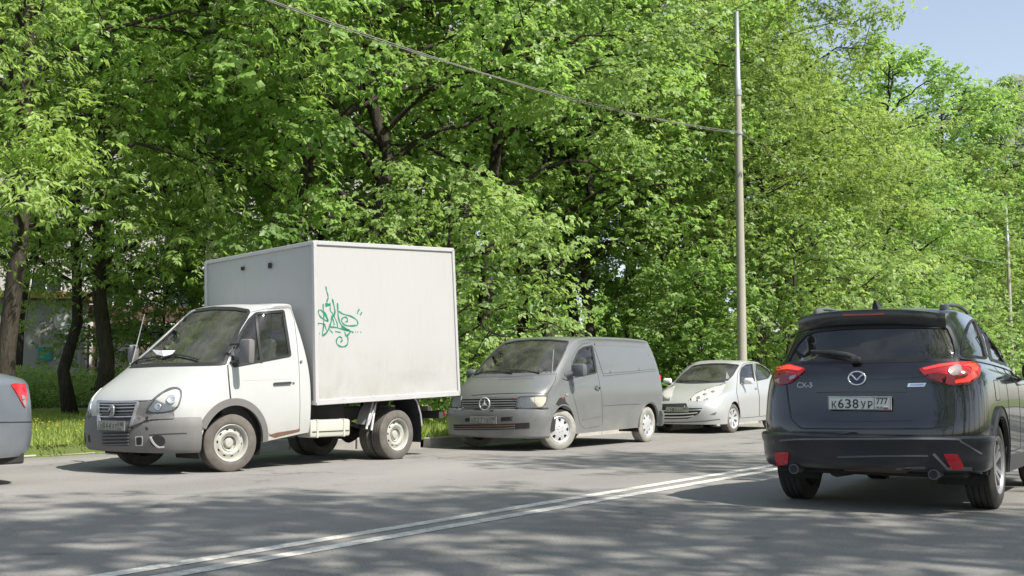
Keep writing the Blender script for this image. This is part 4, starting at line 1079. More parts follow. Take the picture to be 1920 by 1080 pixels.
T.patch('fog_lamp_hole', ('P', fo), M_under, .003, .006, both=True, rounds=1)
T.strip('P', [(282, 819), (288, 830), (297, 838), (308, 838)], .018, M_trim, .012, .014, 'fog_lamp_lip')
T.patch('bumper_hole', ('P', [(272, 800), (277, 802), (278, 807), (274, 806)]), M_under, .002, .004, step=.015)
T.strip('P', [(280, 816), (310, 814), (350, 812.5)], .014, M_blackplastic, .002, .004, 'bumper_crease')
T.strip('P', [(184.5, 751.5), (220, 752.8), (284, 751)], .012, M_rubber, .003, .006, 'bonnet_gap')
T.strip('P', [(284, 751), (300, 738), (318, 728), (332, 726)], .009, M_rubber, .002, .004, 'bonnet_gap')
T.strip('P', [(426.5, 684), (429, 715), (432.5, 757)], .011, M_rubber, .002, .004, 'wing_gap')
# headlamps: bowl, projector, lens
HL = ('P', [(274, 771.5), (281, 759.5), (290, 748), (306, 736), (323, 729), (335, 728), (340.5, 733), (341, 743), (336, 760), (326, 770.5), (310, 774), (288, 775)])
hl = T.patch('headlamp', HL, M_reflector, .006, .02, both=True, grid=.05)
T.patch('lamp_housing_edge', HL, M_darkplastic, .014, .012, [-.012], 0, d=.004)
for (cx_, cy_, rr_) in ((322, 750, 8.5), (297, 763, 6.)):
    pp, nn = T.hitpt(cx_, cy_, .012); mb = MB(); mb.lathe([(.001, .0), (.012, -.004), (.03, .006), (.052, .018), (.056, .012)], 24, 'z')
    Mx = nn.to_track_quat('Z', 'Y').to_matrix().to_4x4(); Mx.translation = pp; sc_ = rr_ / 8.5
    mobj('lamp_bowl', [tuple(Mx @ (Vector(q) * sc_)) for q in mb.v], mb.f, M_chrome, T.root, True)
T.patch('lamp_lens', HL, M_lens, .024, .004, grid=.05, d=-.01)
# wipers, leaflet, aerial
T.rod('wiper', [(246, 681), (262, 676), (290, 671.5), (303, 670)], .012, M_blackplastic, .02)
T.rod('wiper', [(300, 676), (330, 666), (352, 670), (374, 676.5)], .012, M_blackplastic, .02)
pts = [T.hitpt(*q, .03)[0] for q in ((288, 659), (305, 661), (331, 660.5), (324, 668), (309, 671.5), (296, 668))]
mbp = MB(); ctr = sum((Vector(q) for q in pts), Vector()) / 6 + T.hitpt(308, 665)[1] * .035
mbp.add([q for q in pts] + [ctr], [(i, (i + 1) % 6, 6) for i in range(6)] ); lf = mbp.build('leaflet', M_paper, None)
lf.matrix_world = T.M.copy(); tag(lf, 'crumpled white leaflet tucked under the truck wiper', 'leaflet')
a0 = T.hitpt(247, 683, .0)[0]; a1 = T.depth_pt(271, 589, a0)
MB().tube([a0, a0.lerp(a1, .5), a1], [.008, .006, .004], 6).build('aerial', M_trim, T.root)
# mirrors
for sd in (1, -1):
    m0 = T.plane(463, 659, 'y', 1.17)
    mb = MB(); mb.box((m0.x, sd * (1.17 if sd > 0 else 1.10), m0.z), (.10, .20 if sd > 0 else .14, .30 if sd > 0 else .22), .035); mm = mb.build('mirror', M_greyplastic, T.root, 45)
    mobj('mirror_glass', [(m0.x - .053, sd * (1.17 - .085), m0.z - .13), (m0.x - .053, sd * (1.17 + .085), m0.z - .13), (m0.x - .053, sd * (1.17 + .085), m0.z + .13), (m0.x - .053, sd * (1.17 - .085), m0.z + .13)], [(0, 1, 2, 3)], M_chrome, mm)
    mb = MB(); mb.tube([(m0.x + .06, sd * .93, m0.z + .09), (m0.x + .0, sd * 1.10, m0.z + .1)], .018, 8); mb.tube([(m0.x + .06, sd * .945, m0.z - .13), (m0.x + .0, sd * 1.10, m0.z - .1)], .018, 8); mb.build('mirror_arm', M_blackplastic, T.root, 45)
# interior
T.seats([-.55], [.48, -.05, -.5], .92); T.steering(-.02, .45, 1.22, .9)
MB().box((.10, 0, 1.10), (.36, 1.45, .22), .06).build('dashboard', M_interior, T.root, 40)
MB().box((-.5, 0, .62), (1.2, 1.75, .5), .02).build('cab_floor', M_interior, T.root)
# chassis
mb = MB()
for sy in (.38, -.38): mb.box((-1.75, sy, .64), (5.0, .08, .16))
for xx in (-1.5, -2.2, -2.9, -3.6): mb.box((xx, 0, .64), (.1, .76, .12))
mb.box((-1.2, 0, .48), (.8, .5, .3), .05); mb.tube([(-1.5, 0, .45), (-2.8, 0, .40)], .045, 10); mb.tube([(-2.91, .75, .35), (-2.91, -.75, .35)], .06, 12)
mb.lathe([(.001, -.15), (.12, -.1), (.16, 0), (.12, .1), (.001, .15)], 16, 'y', (-2.91, 0, .36)); mb.tube([(0, .8, .33), (0, -.8, .33)], .05, 10)
for sy in (.50, -.50):
    mb.tube([(-2.25, sy, .55), (-2.6, sy, .46), (-2.91, sy, .42), (-3.2, sy, .46), (-3.55, sy, .56)], .035, 6)
mb.build('chassis', M_frame, T.root, 40)
MB().box((-1.75, .25, .60), (.9, .75, .42), .03).build('battery_crate', M_frame, T.root)
tk = MB().box((-1.60, .84, .475), (.72, .28, .225), .03).build('fuel_tank', M_cream, T.root, 40)
for xx in (-1.36, -1.84): MB().box((xx, .845, .475), (.035, .295, .238), .01).build('tank_strap', M_cream, tk)
MB().box((-1.60, .982, .435), (.66, .008, .012)).build('tank_rib', M_blackplastic, tk)
mb = MB()
for (a, b_) in (((-2.30, .94, .44), (-2.48, .90, .84)), ((-2.40, .94, .42), (-2.52, .90, .80))): mb.tube([a, b_], .018, 6)
mb.build('fender_stay', M_trim, T.root, 40)
V = []; F = []
for k, (x_, z_) in enumerate([(-2.34, .50), (-2.40, .66), (-2.50, .80), (-2.62, .86)]): V += [(x_, .96, z_), (x_, .70, z_)]
for k in range(3): F.append((2 * k, 2 * k + 1, 2 * k + 3, 2 * k + 2))
V += [(-2.34, .962, .50), (-2.26, .962, .46), (-2.5, .962, .84)]; F.append((8, 9, 10))
mobj('fender_guard', V, F, M_trim, T.root, True)
V = []; F = []
for k, (x_, z_) in enumerate([(-3.20, .90), (-3.30, .80), (-3.37, .62), (-3.40, .42), (-3.40, .22)]): V += [(x_, .97, z_), (x_, .52, z_), (x_, -.52, z_), (x_, -.97, z_)]
for k in range(4): F += [(4 * k, 4 * k + 1, 4 * k + 5, 4 * k + 4), (4 * k + 2, 4 * k + 3, 4 * k + 7, 4 * k + 6)]
for sd in (1, -1): mf = mobj('mud_flap', [(x_, sd * abs(y_), z_) for x_, y_, z_ in (V[0::4] + V[1::4])], [(k, k + 1, k + 6, k + 5) for k in range(4)], M_blackplastic, T.root, True)
MB().tube([(-3.19, .972, .90), (-3.30, .972, .80), (-3.375, .972, .62), (-3.405, .972, .45)], .012, 6).build('flap_edge', M_trim, mf)
mb = MB(); mb.box((-3.95, 0, .60), (.10, 1.75, .11), .01)
for sy in (.4, -.4): mb.box((-3.75, sy, .74), (.35, .06, .08)); mb.box((-3.9, sy, .70), (.06, .06, .26))
mb.build('rear_underrun_bar', M_frame, T.root)
for sy in (.8, -.8): MB().box((-4.02, sy, .62), (.04, .18, .09), .01).build('tail_lamp', M_reddark, T.root, 40)
T.wheel(.0, .86, .345, .20, 'steel', M_rimcream, M_tyre, steer=-.22, rim_r=.215)
T.wheel(.0, -.86, .345, .20, 'steel', M_rimcream, M_tyre, steer=-.22, rim_r=.215)
for yy in (.86, -.86): T.wheel(-2.91, yy, .345, .20, 'steel', M_rimcream, M_tyre, rim_r=.215)
for yy in (.62, -.62): T.wheel(-2.91, yy, .345, .19, 'steel', M_rimcream, M_tyre, rim_r=.215)
# the box: sandwich panels in an aluminium frame, rear end standing a little high
BX = {'TL': (-1.185, 2.90), 'TR': (-3.975, 3.065), 'BL': (-1.265, .812), 'BR': (-4.13, .915)}
YL, YR = 1.05, -1.12
def bxp(k, y): return Vector((BX[k][0], y, BX[k][1] - (.02 if k[0] == 'T' else 0) - (0 if y > 0 else (.125 if k[0] == 'T' else .03))))   # the box leans a little to its off side
def boxquad(a, b_, c_, d_, n): return [(a.lerp(b_, i / n)).lerp(d_.lerp(c_, i / n), j / n) for j in range(n + 1) for i in range(n + 1)]
def panel(name, a, b_, c_, d_, mat, bulge=.012, nrm=Vector((0, 1, 0)), seed=1, dent=None):
    n = 28; P = boxquad(a, b_, c_, d_, n); g = np.random.default_rng(seed); V = []
    for k, p in enumerate(P):
        i, j = k % (n + 1), k // (n + 1); s_, t_ = i / n, j / n
        o_ = bulge * math.sin(math.pi * s_) * math.sin(math.pi * t_) + .004 * math.sin(7 * s_ + 2 * t_ + seed) * math.sin(math.pi * s_) * math.sin(math.pi * t_)
        if dent:
            for (ds, dt, dw, dd) in dent: o_ -= dd * math.exp(-((s_ - ds) ** 2 + ((t_ - dt) * 1.4) ** 2) / dw ** 2)
        V.append(p + nrm * o_)
    F = [(j * (n + 1) + i, j * (n + 1) + i + 1, (j + 1) * (n + 1) + i + 1, (j + 1) * (n + 1) + i) for j in range(n) for i in range(n)]
    V2 = [p - nrm * .03 for p in P]; o_ = len(V)
    F += [(o_ + f[3], o_ + f[2], o_ + f[1], o_ + f[0]) for f in F]
    return mobj(name, V + V2, F, mat, T.root, True)
sidep = panel('side_panel', bxp('BL', YL), bxp('BR', YL), bxp('TR', YL), bxp('TL', YL), M_boxw, .012, Vector((0, 1, 0)), 1, [(.80, .10, .05, .014), (.63, .09, .05, .010), (.72, .04, .08, .012)])
panel('side_panel', bxp('BR', YR), bxp('BL', YR), bxp('TL', YR), bxp('TR', YR), M_boxw, .012, Vector((0, -1, 0)), 2)
panel('front_panel', bxp('BL', YR), bxp('BL', YL), bxp('TL', YL), bxp('TL', YR), M_boxw, .008, Vector((1, 0, 0)), 3)
panel('rear_door', bxp('BR', YL), bxp('BR', YR), bxp('TR', YR), bxp('TR', YL), M_boxw, .004, Vector((-1, 0, 0)), 4)
panel('roof_panel', bxp('TL', YL), bxp('TR', YL), bxp('TR', YR), bxp('TL', YR), M_boxw, .02, Vector((0, 0, 1)), 5)
panel('floor_panel', bxp('BL', YL), bxp('BL', YR), bxp('BR', YR), bxp('BR', YL), M_frame, .0, Vector((0, 0, -1)), 6)
def bar(p, q, a, b_, name='edge_trim', mat=M_trim):
    p, q = Vector(p), Vector(q); d = (q - p).normalized(); y_ = Vector((0, 1, 0)) if abs(d.y) < .9 else Vector((1, 0, 0)); x_ = y_.cross(d).normalized(); y_ = d.cross(x_)
    Mx = Matrix((x_, y_, d)).transposed().to_4x4(); Mx.translation = (p + q) / 2; mb = MB(); mb.box((0, 0, 0), (a, b_, (q - p).length + .02), .006)
    mobj(name, [tuple(Mx @ Vector(v)) for v in mb.v], mb.f, mat, T.root)
for y in (YL, YR):
    bar(bxp('BL', y), bxp('TL', y), .055, .050); bar(bxp('BR', y), bxp('TR', y), .05, .045); bar(bxp('TL', y), bxp('TR', y), .055, .045); bar(bxp('BL', y), bxp('BR', y), .07, .045)
bar(bxp('TL', YL), bxp('TL', YR), .05, .05); bar(bxp('TR', YL), bxp('TR', YR), .05, .05); bar(bxp('BL', YL), bxp('BL', YR), .06, .06); bar(bxp('BR', YL), bxp('BR', YR), .06, .06)
for px_, py_ in ((507, 498), (456, 503.5)):
    c_ = T.plane(px_, py_, 'x', -1.18); MB().box((c_.x + .012, c_.y, c_.z), (.02, .055, .075 if px_ > 480 else .05), .004).build('vent_hole', M_under, T.root)
for px_ in (645, 700, 745):
    c_ = T.plane(px_, 745, 'y', 1.07); MB().box((c_.x, 1.06, .845 - (c_.x + 1.3) * .035), (.05, .03, .03), .008).build('panel_rivet', M_trim, T.root)
# graffiti, drawn with a wide marker
GS = [(1., [(215,115),(222,160),(235,205),(243,250),(240,275),(225,295),(235,315)]), (2.2, [(206,353),(235,347),(275,350)]), (1., [(180,335),(182,400),(188,470),(188,560),(185,620),(170,735)]),
 (1., [(130,410),(122,440),(140,490),(185,530),(240,555),(215,500),(170,430),(138,408)]), (1.2, [(295,275),(312,340),(328,430),(318,480),(290,500),(280,560),(262,620),(225,700),(170,742)]),
 (.9, [(270,380),(270,420),(300,460),(330,520),(355,580),(362,640)]), (1.2, [(360,325),(365,420),(372,510),(400,590),(450,650),(520,690),(470,740),(450,690)]), (1., [(375,430),(430,465),(520,490),(590,530),(615,570),(605,605),(540,615),(470,610),(425,580),(412,545),(430,512),(465,505),(485,530),(480,560),(460,560)]),
 (1., [(270,630),(340,635),(430,660),(520,680),(560,700)]), (1., [(485,745),(493,800),(480,855),(435,880),(385,870),(350,835),(350,790),(380,755),(410,765),(418,800),(395,820)]), (.8, [(120,600),(125,580),(180,590),(210,600)]),
 (.8, [(200,600),(215,650),(230,690)]), (.8, [(260,660),(300,705)]), (.8, [(330,685),(400,698)]), (1.1, [(290,500),(310,560),(320,605)]), (1.6, [(185,440),(220,490),(240,550)]), (1.6, [(410,620),(460,650),(510,675)]), (1., [(636,400),(615,440),(612,465)]), (1., [(670,440),(645,480)]),
 (.9, [(584,692),(592,692)]), (.9, [(608,692),(616,692)]), (1., [(649,695),(658,695)]), (.9, [(134,708),(141,714)])]
gv = []; gf = []
for wdt, st in GS:
    p = np.array([T.plane(580 + a / 6.75, 520 + b_ / 6.75, 'y', 1.062)[:] for a, b_ in st])[:, [0, 2]]
    if len(p) > 2: p = crom(p, 5)
    t = np.gradient(p, axis=0); t /= np.linalg.norm(t, axis=1, keepdims=True) + 1e-9; nn = np.stack([-t[:, 1], t[:, 0]], 1); hw = .0104 * wdt * np.clip(1 + .25 * np.sin(np.arange(len(p)) * .7), .7, 1.3)[:, None]
    o_ = len(gv)
    for a, b_ in zip(p + nn * hw, p - nn * hw): gv += [(a[0], 0, a[1]), (b_[0], 0, b_[1])]
    gf += [(o_ + 2 * i, o_ + 2 * i + 1, o_ + 2 * i + 3, o_ + 2 * i + 2) for i in range(len(p) - 1)]
sb = BVHTree.FromPolygons([v.co[:] for v in sidep.data.vertices], [tuple(q.vertices) for q in sidep.data.polygons])
gv2 = []
for a in gv:
    h = sb.ray_cast(Vector((a[0], 3, a[2])), Vector((0, -1, 0))); gv2.append((a[0], (h[0].y if h[0] else 1.06) + .0015, a[2]))
mobj('graffiti_tag', gv2, gf, M_graf, sidep)
T.patch('rust_patch', ('P', [(502, 816), (520, 811), (558, 805), (562, 802), (562, 809), (530, 817), (515, 821)]), M_rust, .003, .004, rounds=1)

# ================================================================== grey van
W = Vehicle('panel_van', 'dusty grey panel van with round star badge parked behind the box truck', 'van', (-10.36, 16.06), 181.0)
van = [
 [(.82, 0, .22), (.79, .45, .22), (.70, .74, .22), (.58, .87, .22), (.42, .91, .22), (0, .915, .23), (-1, .915, .25), (-2.2, .915, .27), (-3.3, .90, .29), (-3.60, .83, .30), (-3.66, .45, .30), (-3.66, 0, .30)],
 [(.84, 0, .62), (.81, .45, .62), (.73, .75, .62), (.60, .895, .62), (.42, .935, .62), (0, .945, .62), (-1, .945, .62), (-2.2, .945, .63), (-3.3, .93, .63), (-3.62, .855, .63), (-3.68, .45, .63), (-3.68, 0, .63)],
 [(.76, 0, .885), (.735, .45, .885), (.65, .73, .885), (.54, .865, .885), (.42, .915, .88), (0, .94, .90), (-1, .95, .92), (-2.2, .95, .92), (-3.3, .94, .92), (-3.62, .855, .92), (-3.67, .45, .92), (-3.67, 0, .92)],
 [(.58, 0, 1.06), (.555, .45, 1.055), (.48, .71, 1.045), (.39, .84, 1.03), (.27, .895, 1.035), (-.05, .925, 1.05), (-1, .935, 1.07), (-2.2, .935, 1.07), (-3.3, .925, 1.07), (-3.6, .845, 1.07), (-3.65, .45, 1.07), (-3.65, 0, 1.07)],
 [(.34, 0, 1.235), (.31, .44, 1.23), (.22, .68, 1.22), (.13, .80, 1.205), (.03, .86, 1.205), (-.25, .893, 1.21), (-1, .91, 1.22), (-2.2, .915, 1.23), (-3.28, .905, 1.23), (-3.57, .825, 1.23), (-3.62, .42, 1.23), (-3.62, 0, 1.23)],
 [(-.06, 0, 1.55), (-.085, .42, 1.545), (-.17, .65, 1.53), (-.25, .755, 1.515), (-.34, .80, 1.515), (-.52, .83, 1.53), (-1.05, .85, 1.54), (-2.2, .86, 1.55), (-3.2, .85, 1.55), (-3.48, .775, 1.55), (-3.53, .40, 1.55), (-3.53, 0, 1.55)],
 [(-.46, 0, 1.80), (-.485, .40, 1.80), (-.56, .60, 1.785), (-.63, .69, 1.775), (-.70, .735, 1.775), (-.85, .76, 1.785), (-1.15, .775, 1.80), (-2.2, .785, 1.815), (-3.1, .775, 1.81), (-3.38, .70, 1.80), (-3.43, .38, 1.80), (-3.43, 0, 1.80)],
 [(-.85, 0, 1.865), (-.87, .36, 1.865), (-.92, .47, 1.858), (-.97, .53, 1.852), (-1.0, .56, 1.852), (-1.1, .58, 1.858), (-1.3, .59, 1.872), (-2.2, .60, 1.892), (-2.95, .59, 1.882), (-3.2, .53, 1.868), (-3.25, .3, 1.872), (-3.25, 0, 1.872)]]
W.body(van)
WS = ('P', [(889, 703), (925, 701.5), (965, 700.5), (1005, 698.5), (1040, 696.5), (1055, 668), (1066, 640), (1030, 637), (998, 637), (970, 639), (947, 644), (930, 658), (913, 675)])
DW = ('P', [(1077, 707), (1075, 680), (1085, 658), (1094, 651.5), (1110, 648.5), (1117.5, 698.5)])
DOOR = ('P', [(1071, 690), (1072, 672), (1083, 652), (1092, 645), (1109, 642), (1115, 665), (1121, 700), (1129, 745), (1130, 798), (1097, 804), (1088, 798), (1082, 770), (1073, 735)])
W.cut(W.circle(.02, .335, .375), rounds=0); W.cut(W.circle(-3.0, .335, .375), rounds=0)
W.cut(DOOR)
W.window(WS, M_ws, .016, both=False, name='windscreen')
W.patch('door', DOOR, M_vito, 0, .02, [DW], .06, both=True, d=-.005, base=True)
W.window(DW, M_glass, .024)
W.finish_body(M_vito)
for xx in (.02, -3.0):
    W.arch_liner(xx, .39, .335, y1=.93)
    W.strip('L', [(xx + .385 * math.cos(a), .335 + .385 * math.sin(a)) for a in np.linspace(-.15, math.pi + .15, 26)], .022, M_vito, .006, .02, 'arch_lip', both=True)
PAN = ('L', [(-1.20, 1.70), (-1.6, 1.72), (-3.10, 1.725), (-3.22, 1.55), (-3.36, 1.34), (-2.4, 1.285), (-1.32, 1.235)])
W.patch('side_panel', PAN, M_vito, .006, .012, both=True, grid=.08)
W.seam(PAN, .016, M_darkplastic, name='panel_groove_shade')  # darker outline puts the shade of the pressed groove into its colour
W.strip('P', [(1131, 704), (1180, 699), (1232, 694)], .014, M_vito, .01, .012, 'body_crease', both=True)
W.strip('P', [(1132, 760), (1180, 757), (1200, 757)], .012, M_vito, .008, .012, 'body_crease', both=True)
W.strip('P', [(1092, 787), (1110, 783), (1132, 779)], .025, M_greyplastic, .003, .004, 'scuff_mark')
W.patch('door_handle', ('P', [(1115, 727), (1118, 723), (1122, 722), (1125.5, 727), (1122, 731), (1117, 731)]), M_darkplastic, .02, .022, step=.02)
bp = [(.46, .925), (.60, .895), (.73, .75), (.815, .45), (.845, 0)]
bmp = sweep_band('front_bumper', half_path(bp), [(-.05, .20), (.0, .205), (.03, .235), (.045, .36), (.06, .50), (.062, .60), (.050, .645), (.02, .66), (-.04, .665)], M_vito, W.root); W.add_target(bmp)
rb = sweep_band('rear_bumper', [(-x, y) for x, y in half_path([(3.42, .93), (3.56, .89), (3.64, .7), (3.68, .4), (3.69, 0)])], [(-.05, .28), (.02, .28), (.05, .33), (.06, .5), (.04, .56), (-.04, .57)], M_darkplastic, W.root)
W.patch('grille', ('P', [(867, 747), (915, 745), (973, 744.5), (966, 766.5), (915, 768), (868.5, 767.5)]), M_blackplastic, .004, .01)
for k in range(5):
    y0 = 747.6 + 4.5 * k; W.strip('P', [(867.5, y0 + .8), (915, y0), (971 - 1.4 * k, y0 - .8)], .016, M_vito, .022, .024, 'grille_slat')
HL = ('P', [(973, 744), (1000, 742.5), (1025.5, 741.5), (1024, 753), (1017, 763.5), (995, 765.5), (967, 767)])
W.patch('headlamp', HL, M_reflector, .006, .02, both=True, grid=.05)
W.patch('lamp_lens', HL, M_lens, .024, .005, both=True, grid=.05, d=-.004)
W.patch('indicator_lens', ('P', [(1003, 742.8), (1025, 742), (1024, 753), (1017, 763), (1001, 764.5)]), M_amber, .012, .008, both=True)
W.patch('lamp_housing_edge', HL, M_darkplastic, .026, .02, [-.010], 0, d=.004, both=True)
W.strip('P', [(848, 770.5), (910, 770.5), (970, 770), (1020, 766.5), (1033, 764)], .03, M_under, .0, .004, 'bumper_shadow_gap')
for a in ([(872, 784), (881, 783.5), (881, 790), (872, 790.5)], [(939, 782.5), (961, 781), (961, 788.5), (939, 790)]):
    W.patch('bumper_slot', ('P', a), M_under, .002, .006, step=.02)
W.patch('lower_intake', ('P', [(850, 796), (930, 796), (993, 792), (993, 803), (930, 806), (852, 806.5)]), M_under, .003, .006, step=.02)
for k in range(2): W.strip('P', [(852, 799.5 + 4 * k), (930, 799 + 4 * k), (965, 797.5 + 4 * k)], .018, M_rust if k == 0 else M_greyplastic, .016, .016, 'intake_bar')
q, _n = W.hitpt(908, 787.5); q = q + Vector((.03, 0, 0))
plate(W.root, q, Vector((1, 0, 0)), Vector((0, 1, 0)), Vector((0, 0, 1)), 'Н527ТЕ', '190', M_platedirty, M_inkpale, False)
# round badge with a three pointed star
q, _n = W.hitpt(914.5, 757); q = Vector((q.x + .065, 0.0, q.z)); mb = MB()
mb.tube([(q.x, q.y + .098 * math.cos(a), q.z + .098 * math.sin(a)) for a in np.linspace(0, 2 * math.pi, 33)], .011, 8, False)
for k in range(3):
    a = math.pi / 2 + k * 2 * math.pi / 3; tip = (q.x, q.y + .09 * math.cos(a), q.z + .09 * math.sin(a)); sd = .024
    l_ = (q.x, q.y + sd * math.cos(a + 1.05), q.z + sd * math.sin(a + 1.05)); r_ = (q.x, q.y + sd * math.cos(a - 1.05), q.z + sd * math.sin(a - 1.05)); c_ = (q.x + .016, q.y, q.z)
    mb.add([tip, l_, c_, r_, (q.x - .012, q.y, q.z)], [(0, 1, 2), (0, 2, 3), (0, 4, 1), (0, 3, 4)])
mb.build('star_badge', M_rimsilver, W.root)
W.strip('P', [(961, 748), (968, 749.5)], .016, M_reddark, .03, .008, 'small_red_badge')
W.strip('P', [(884, 741.5), (930, 738.5), (1000, 737), (1026, 739)], .010, M_rubber, .002, .004, 'bonnet_gap')
W.strip('P', [(1026, 739), (1040, 715), (1043, 699)], .010, M_rubber, .002, .004, 'bonnet_gap')
W.strip('P', [(890, 705), (925, 704), (965, 703), (1040, 699)], .05, M_darkplastic, .004, .006, 'scuttle_panel')
for dy in (708, 711.5): W.strip('P', [(935, dy), (960, dy - .7), (1000, dy - 2)], .012, M_darkplastic, .002, .003, 'bonnet_vent')
W.rod('wiper', [(890, 704), (905, 699.5), (930, 698), (962, 701)], .012, M_blackplastic, .022)
W.rod('wiper', [(950, 694.5), (985, 696.5), (1012, 701)], .012, M_blackplastic, .022)
a0 = W.hitpt(1035, 700, 0)[0]; MB().tube([a0, W.depth_pt(1038, 655, a0)], .007, 6).build('aerial', M_trim, W.root)
for sd in (1, -1):
    m0 = W.plane(1086, 694, 'y', 1.08)
    mb = MB(); mb.box((m0.x, sd * 1.08, m0.z - (.05 if sd < 0 else 0)), (.15, .25 if sd > 0 else .18, .21 if sd > 0 else .16), .05); mb.build('mirror', M_darkplastic, W.root, 45)
    mb = MB(); mb.tube([(m0.x + .10, sd * .875, m0.z - .09), (m0.x + .04, sd * 1.0, m0.z - .04)], [.06, .035], 8); mb.build('mirror_arm', M_darkplastic, W.root, 45)
W.patch('mirror_foot', ('P', [(1053, 710), (1070, 694), (1078, 708), (1066, 714)]), M_darkplastic, .012, .02)
# broken wing edge over the front wheel
W.patch('torn_wing_hole', ('P', [(1042, 758), (1049, 746), (1059, 744), (1060, 752), (1068, 762), (1072, 772), (1055, 765)]), M_under, .004, .006, step=.02)
W.patch('torn_sticker', ('P', [(1053, 745), (1058, 744.5), (1057, 748.5), (1053, 748)]), M_reddark, .008, .004, step=.02)
W.patch('side_indicator', ('P', [(1060, 738), (1065, 737.5), (1065, 741.5), (1060, 742)]), M_lampgrey, .012, .012, step=.02)
for sd in (1, -1):
    mb = MB(); mb.box((-3.63, sd * .80, 1.02), (.06, .13, .42), .03); mb.build('tail_lamp', M_red, W.root, 40)
W.seats([-.75], [.5, -.02, -.5], .80); W.steering(-.25, .45, 1.12, .9)
MB().box((-.02, 0, 1.06), (.5, 1.55, .22), .06).build('dashboard', M_interior, W.root, 40)
MB().box((-1.6, 0, .42), (3.9, 1.7, .25), .02).build('van_floor', M_under, W.root)
MB().box((-1.25, 0, 1.1), (.04, 1.6, 1.3)).build('bulkhead', M_interior, W.root)
for yy, st in ((.80, -.40), (-.80, -.40)): W.wheel(.0, yy, .325, .205, 'eight', M_rimsilver, M_tyrepale, steer=st, rim_r=.205)
for yy in (.80, -.80): W.wheel(-3.0, yy, .325, .205, 'eight', M_rimsilver, M_tyrepale, rim_r=.205)

# ================================================================== silver hatchback
H_ = Vehicle('silver_car', 'clean silver car with swept headlamps parked behind the grey van', 'car', (-10.52, 23.70), 178.0)
sal = [
 [(.97, 0, .20), (.92, .45, .20), (.80, .70, .20), (.60, .83, .20), (.35, .86, .20), (-.1, .86, .20), (-1, .86, .21), (-2, .86, .22), (-2.9, .85, .23), (-3.45, .76, .24), (-3.62, .4, .25), (-3.66, 0, .25)],
 [(1.03, 0, .45), (.98, .45, .45), (.85, .72, .45), (.64, .86, .45), (.35, .89, .45), (-.1, .90, .45), (-1, .90, .46), (-2, .90, .47), (-2.9, .89, .48), (-3.5, .80, .49), (-3.68, .45, .50), (-3.72, 0, .50)],
 [(.95, 0, .69), (.90, .45, .69), (.76, .70, .69), (.58, .83, .70), (.35, .875, .73), (-.1, .90, .77), (-1, .905, .80), (-2, .905, .82), (-2.9, .895, .84), (-3.48, .80, .86), (-3.66, .45, .87), (-3.70, 0, .87)],
 [(.45, 0, .92), (.42, .42, .92), (.36, .64, .91), (.29, .77, .89), (.17, .82, .89), (-.25, .86, .92), (-1, .875, .95), (-2, .875, .98), (-2.9, .86, 1.0), (-3.4, .76, 1.02), (-3.55, .42, 1.04), (-3.6, 0, 1.05)],
 [(-.22, 0, 1.06), (-.25, .40, 1.055), (-.32, .61, 1.045), (-.40, .73, 1.03), (-.48, .785, 1.02), (-.72, .82, 1.03), (-1.2, .835, 1.05), (-2, .83, 1.08), (-2.7, .80, 1.10), (-3.05, .70, 1.12), (-3.15, .40, 1.13), (-3.2, 0, 1.14)],
 [(-.80, 0, 1.31), (-.82, .36, 1.305), (-.88, .54, 1.295), (-.95, .63, 1.285), (-1.02, .675, 1.285), (-1.18, .70, 1.295), (-1.5, .715, 1.305), (-2, .71, 1.315), (-2.45, .68, 1.31), (-2.68, .60, 1.30), (-2.75, .36, 1.31), (-2.78, 0, 1.32)],
 [(-1.12, 0, 1.42), (-1.14, .33, 1.42), (-1.19, .46, 1.41), (-1.25, .53, 1.40), (-1.3, .56, 1.40), (-1.42, .575, 1.405), (-1.6, .585, 1.415), (-1.95, .58, 1.415), (-2.2, .55, 1.41), (-2.35, .48, 1.40), (-2.42, .3, 1.405), (-2.45, 0, 1.405)],
 [(-1.35, 0, 1.46), (-1.36, .25, 1.46), (-1.39, .34, 1.455), (-1.43, .39, 1.45), (-1.46, .41, 1.45), (-1.54, .42, 1.452), (-1.65, .425, 1.46), (-1.85, .42, 1.46), (-2.0, .40, 1.455), (-2.1, .35, 1.45), (-2.15, .2, 1.452), (-2.18, 0, 1.452)]]
import copy
sil = copy.deepcopy(sal)
REAR = {4: [(7, -2.1), (8, -2.9), (9, -3.28), (10, -3.4), (11, -3.45)], 5: [(6, -1.6), (7, -2.2), (8, -2.85), (9, -3.1), (10, -3.18), (11, -3.2)], 6: [(6, -1.7), (7, -2.2), (8, -2.65), (9, -2.85), (10, -2.94), (11, -2.97)], 7: [(6, -1.75), (7, -2.1), (8, -2.4), (9, -2.56), (10, -2.63), (11, -2.66)]}
for k, lst in REAR.items():
    for i, x in lst: sil[k][i] = (x, sil[k][i][1], sil[k][i][2])
sil = [[(x, y * (1.0 if z < 1.2 else 1.03), z if z < .9 else z + (z - .9) * .27) for x, y, z in r] for r in sil]
H_.body(sil)
WS = ('P', [(1267, 716.5), (1300, 716.5), (1335, 715.5), (1364, 713), (1374, 703), (1385, 684.5), (1360, 682), (1335, 682), (1315, 683.5), (1300, 686.5), (1282, 701)])
DW = ('P', [(1388, 720), (1387.5, 700), (1391, 690), (1398, 684.5), (1410, 682.5), (1414.5, 714)])
RW = ('P', [(1417, 682.5), (1428, 684), (1440, 691), (1447, 699), (1440, 709), (1420, 713.5)])
H_.cut(H_.circle(.0, .32, .365), rounds=0); H_.cut(H_.circle(-2.72, .32, .365), rounds=0)
H_.window(WS, M_ws, .02, both=False, name='windscreen'); H_.window(DW, M_glass, .02); H_.window(RW, M_glass, .02)
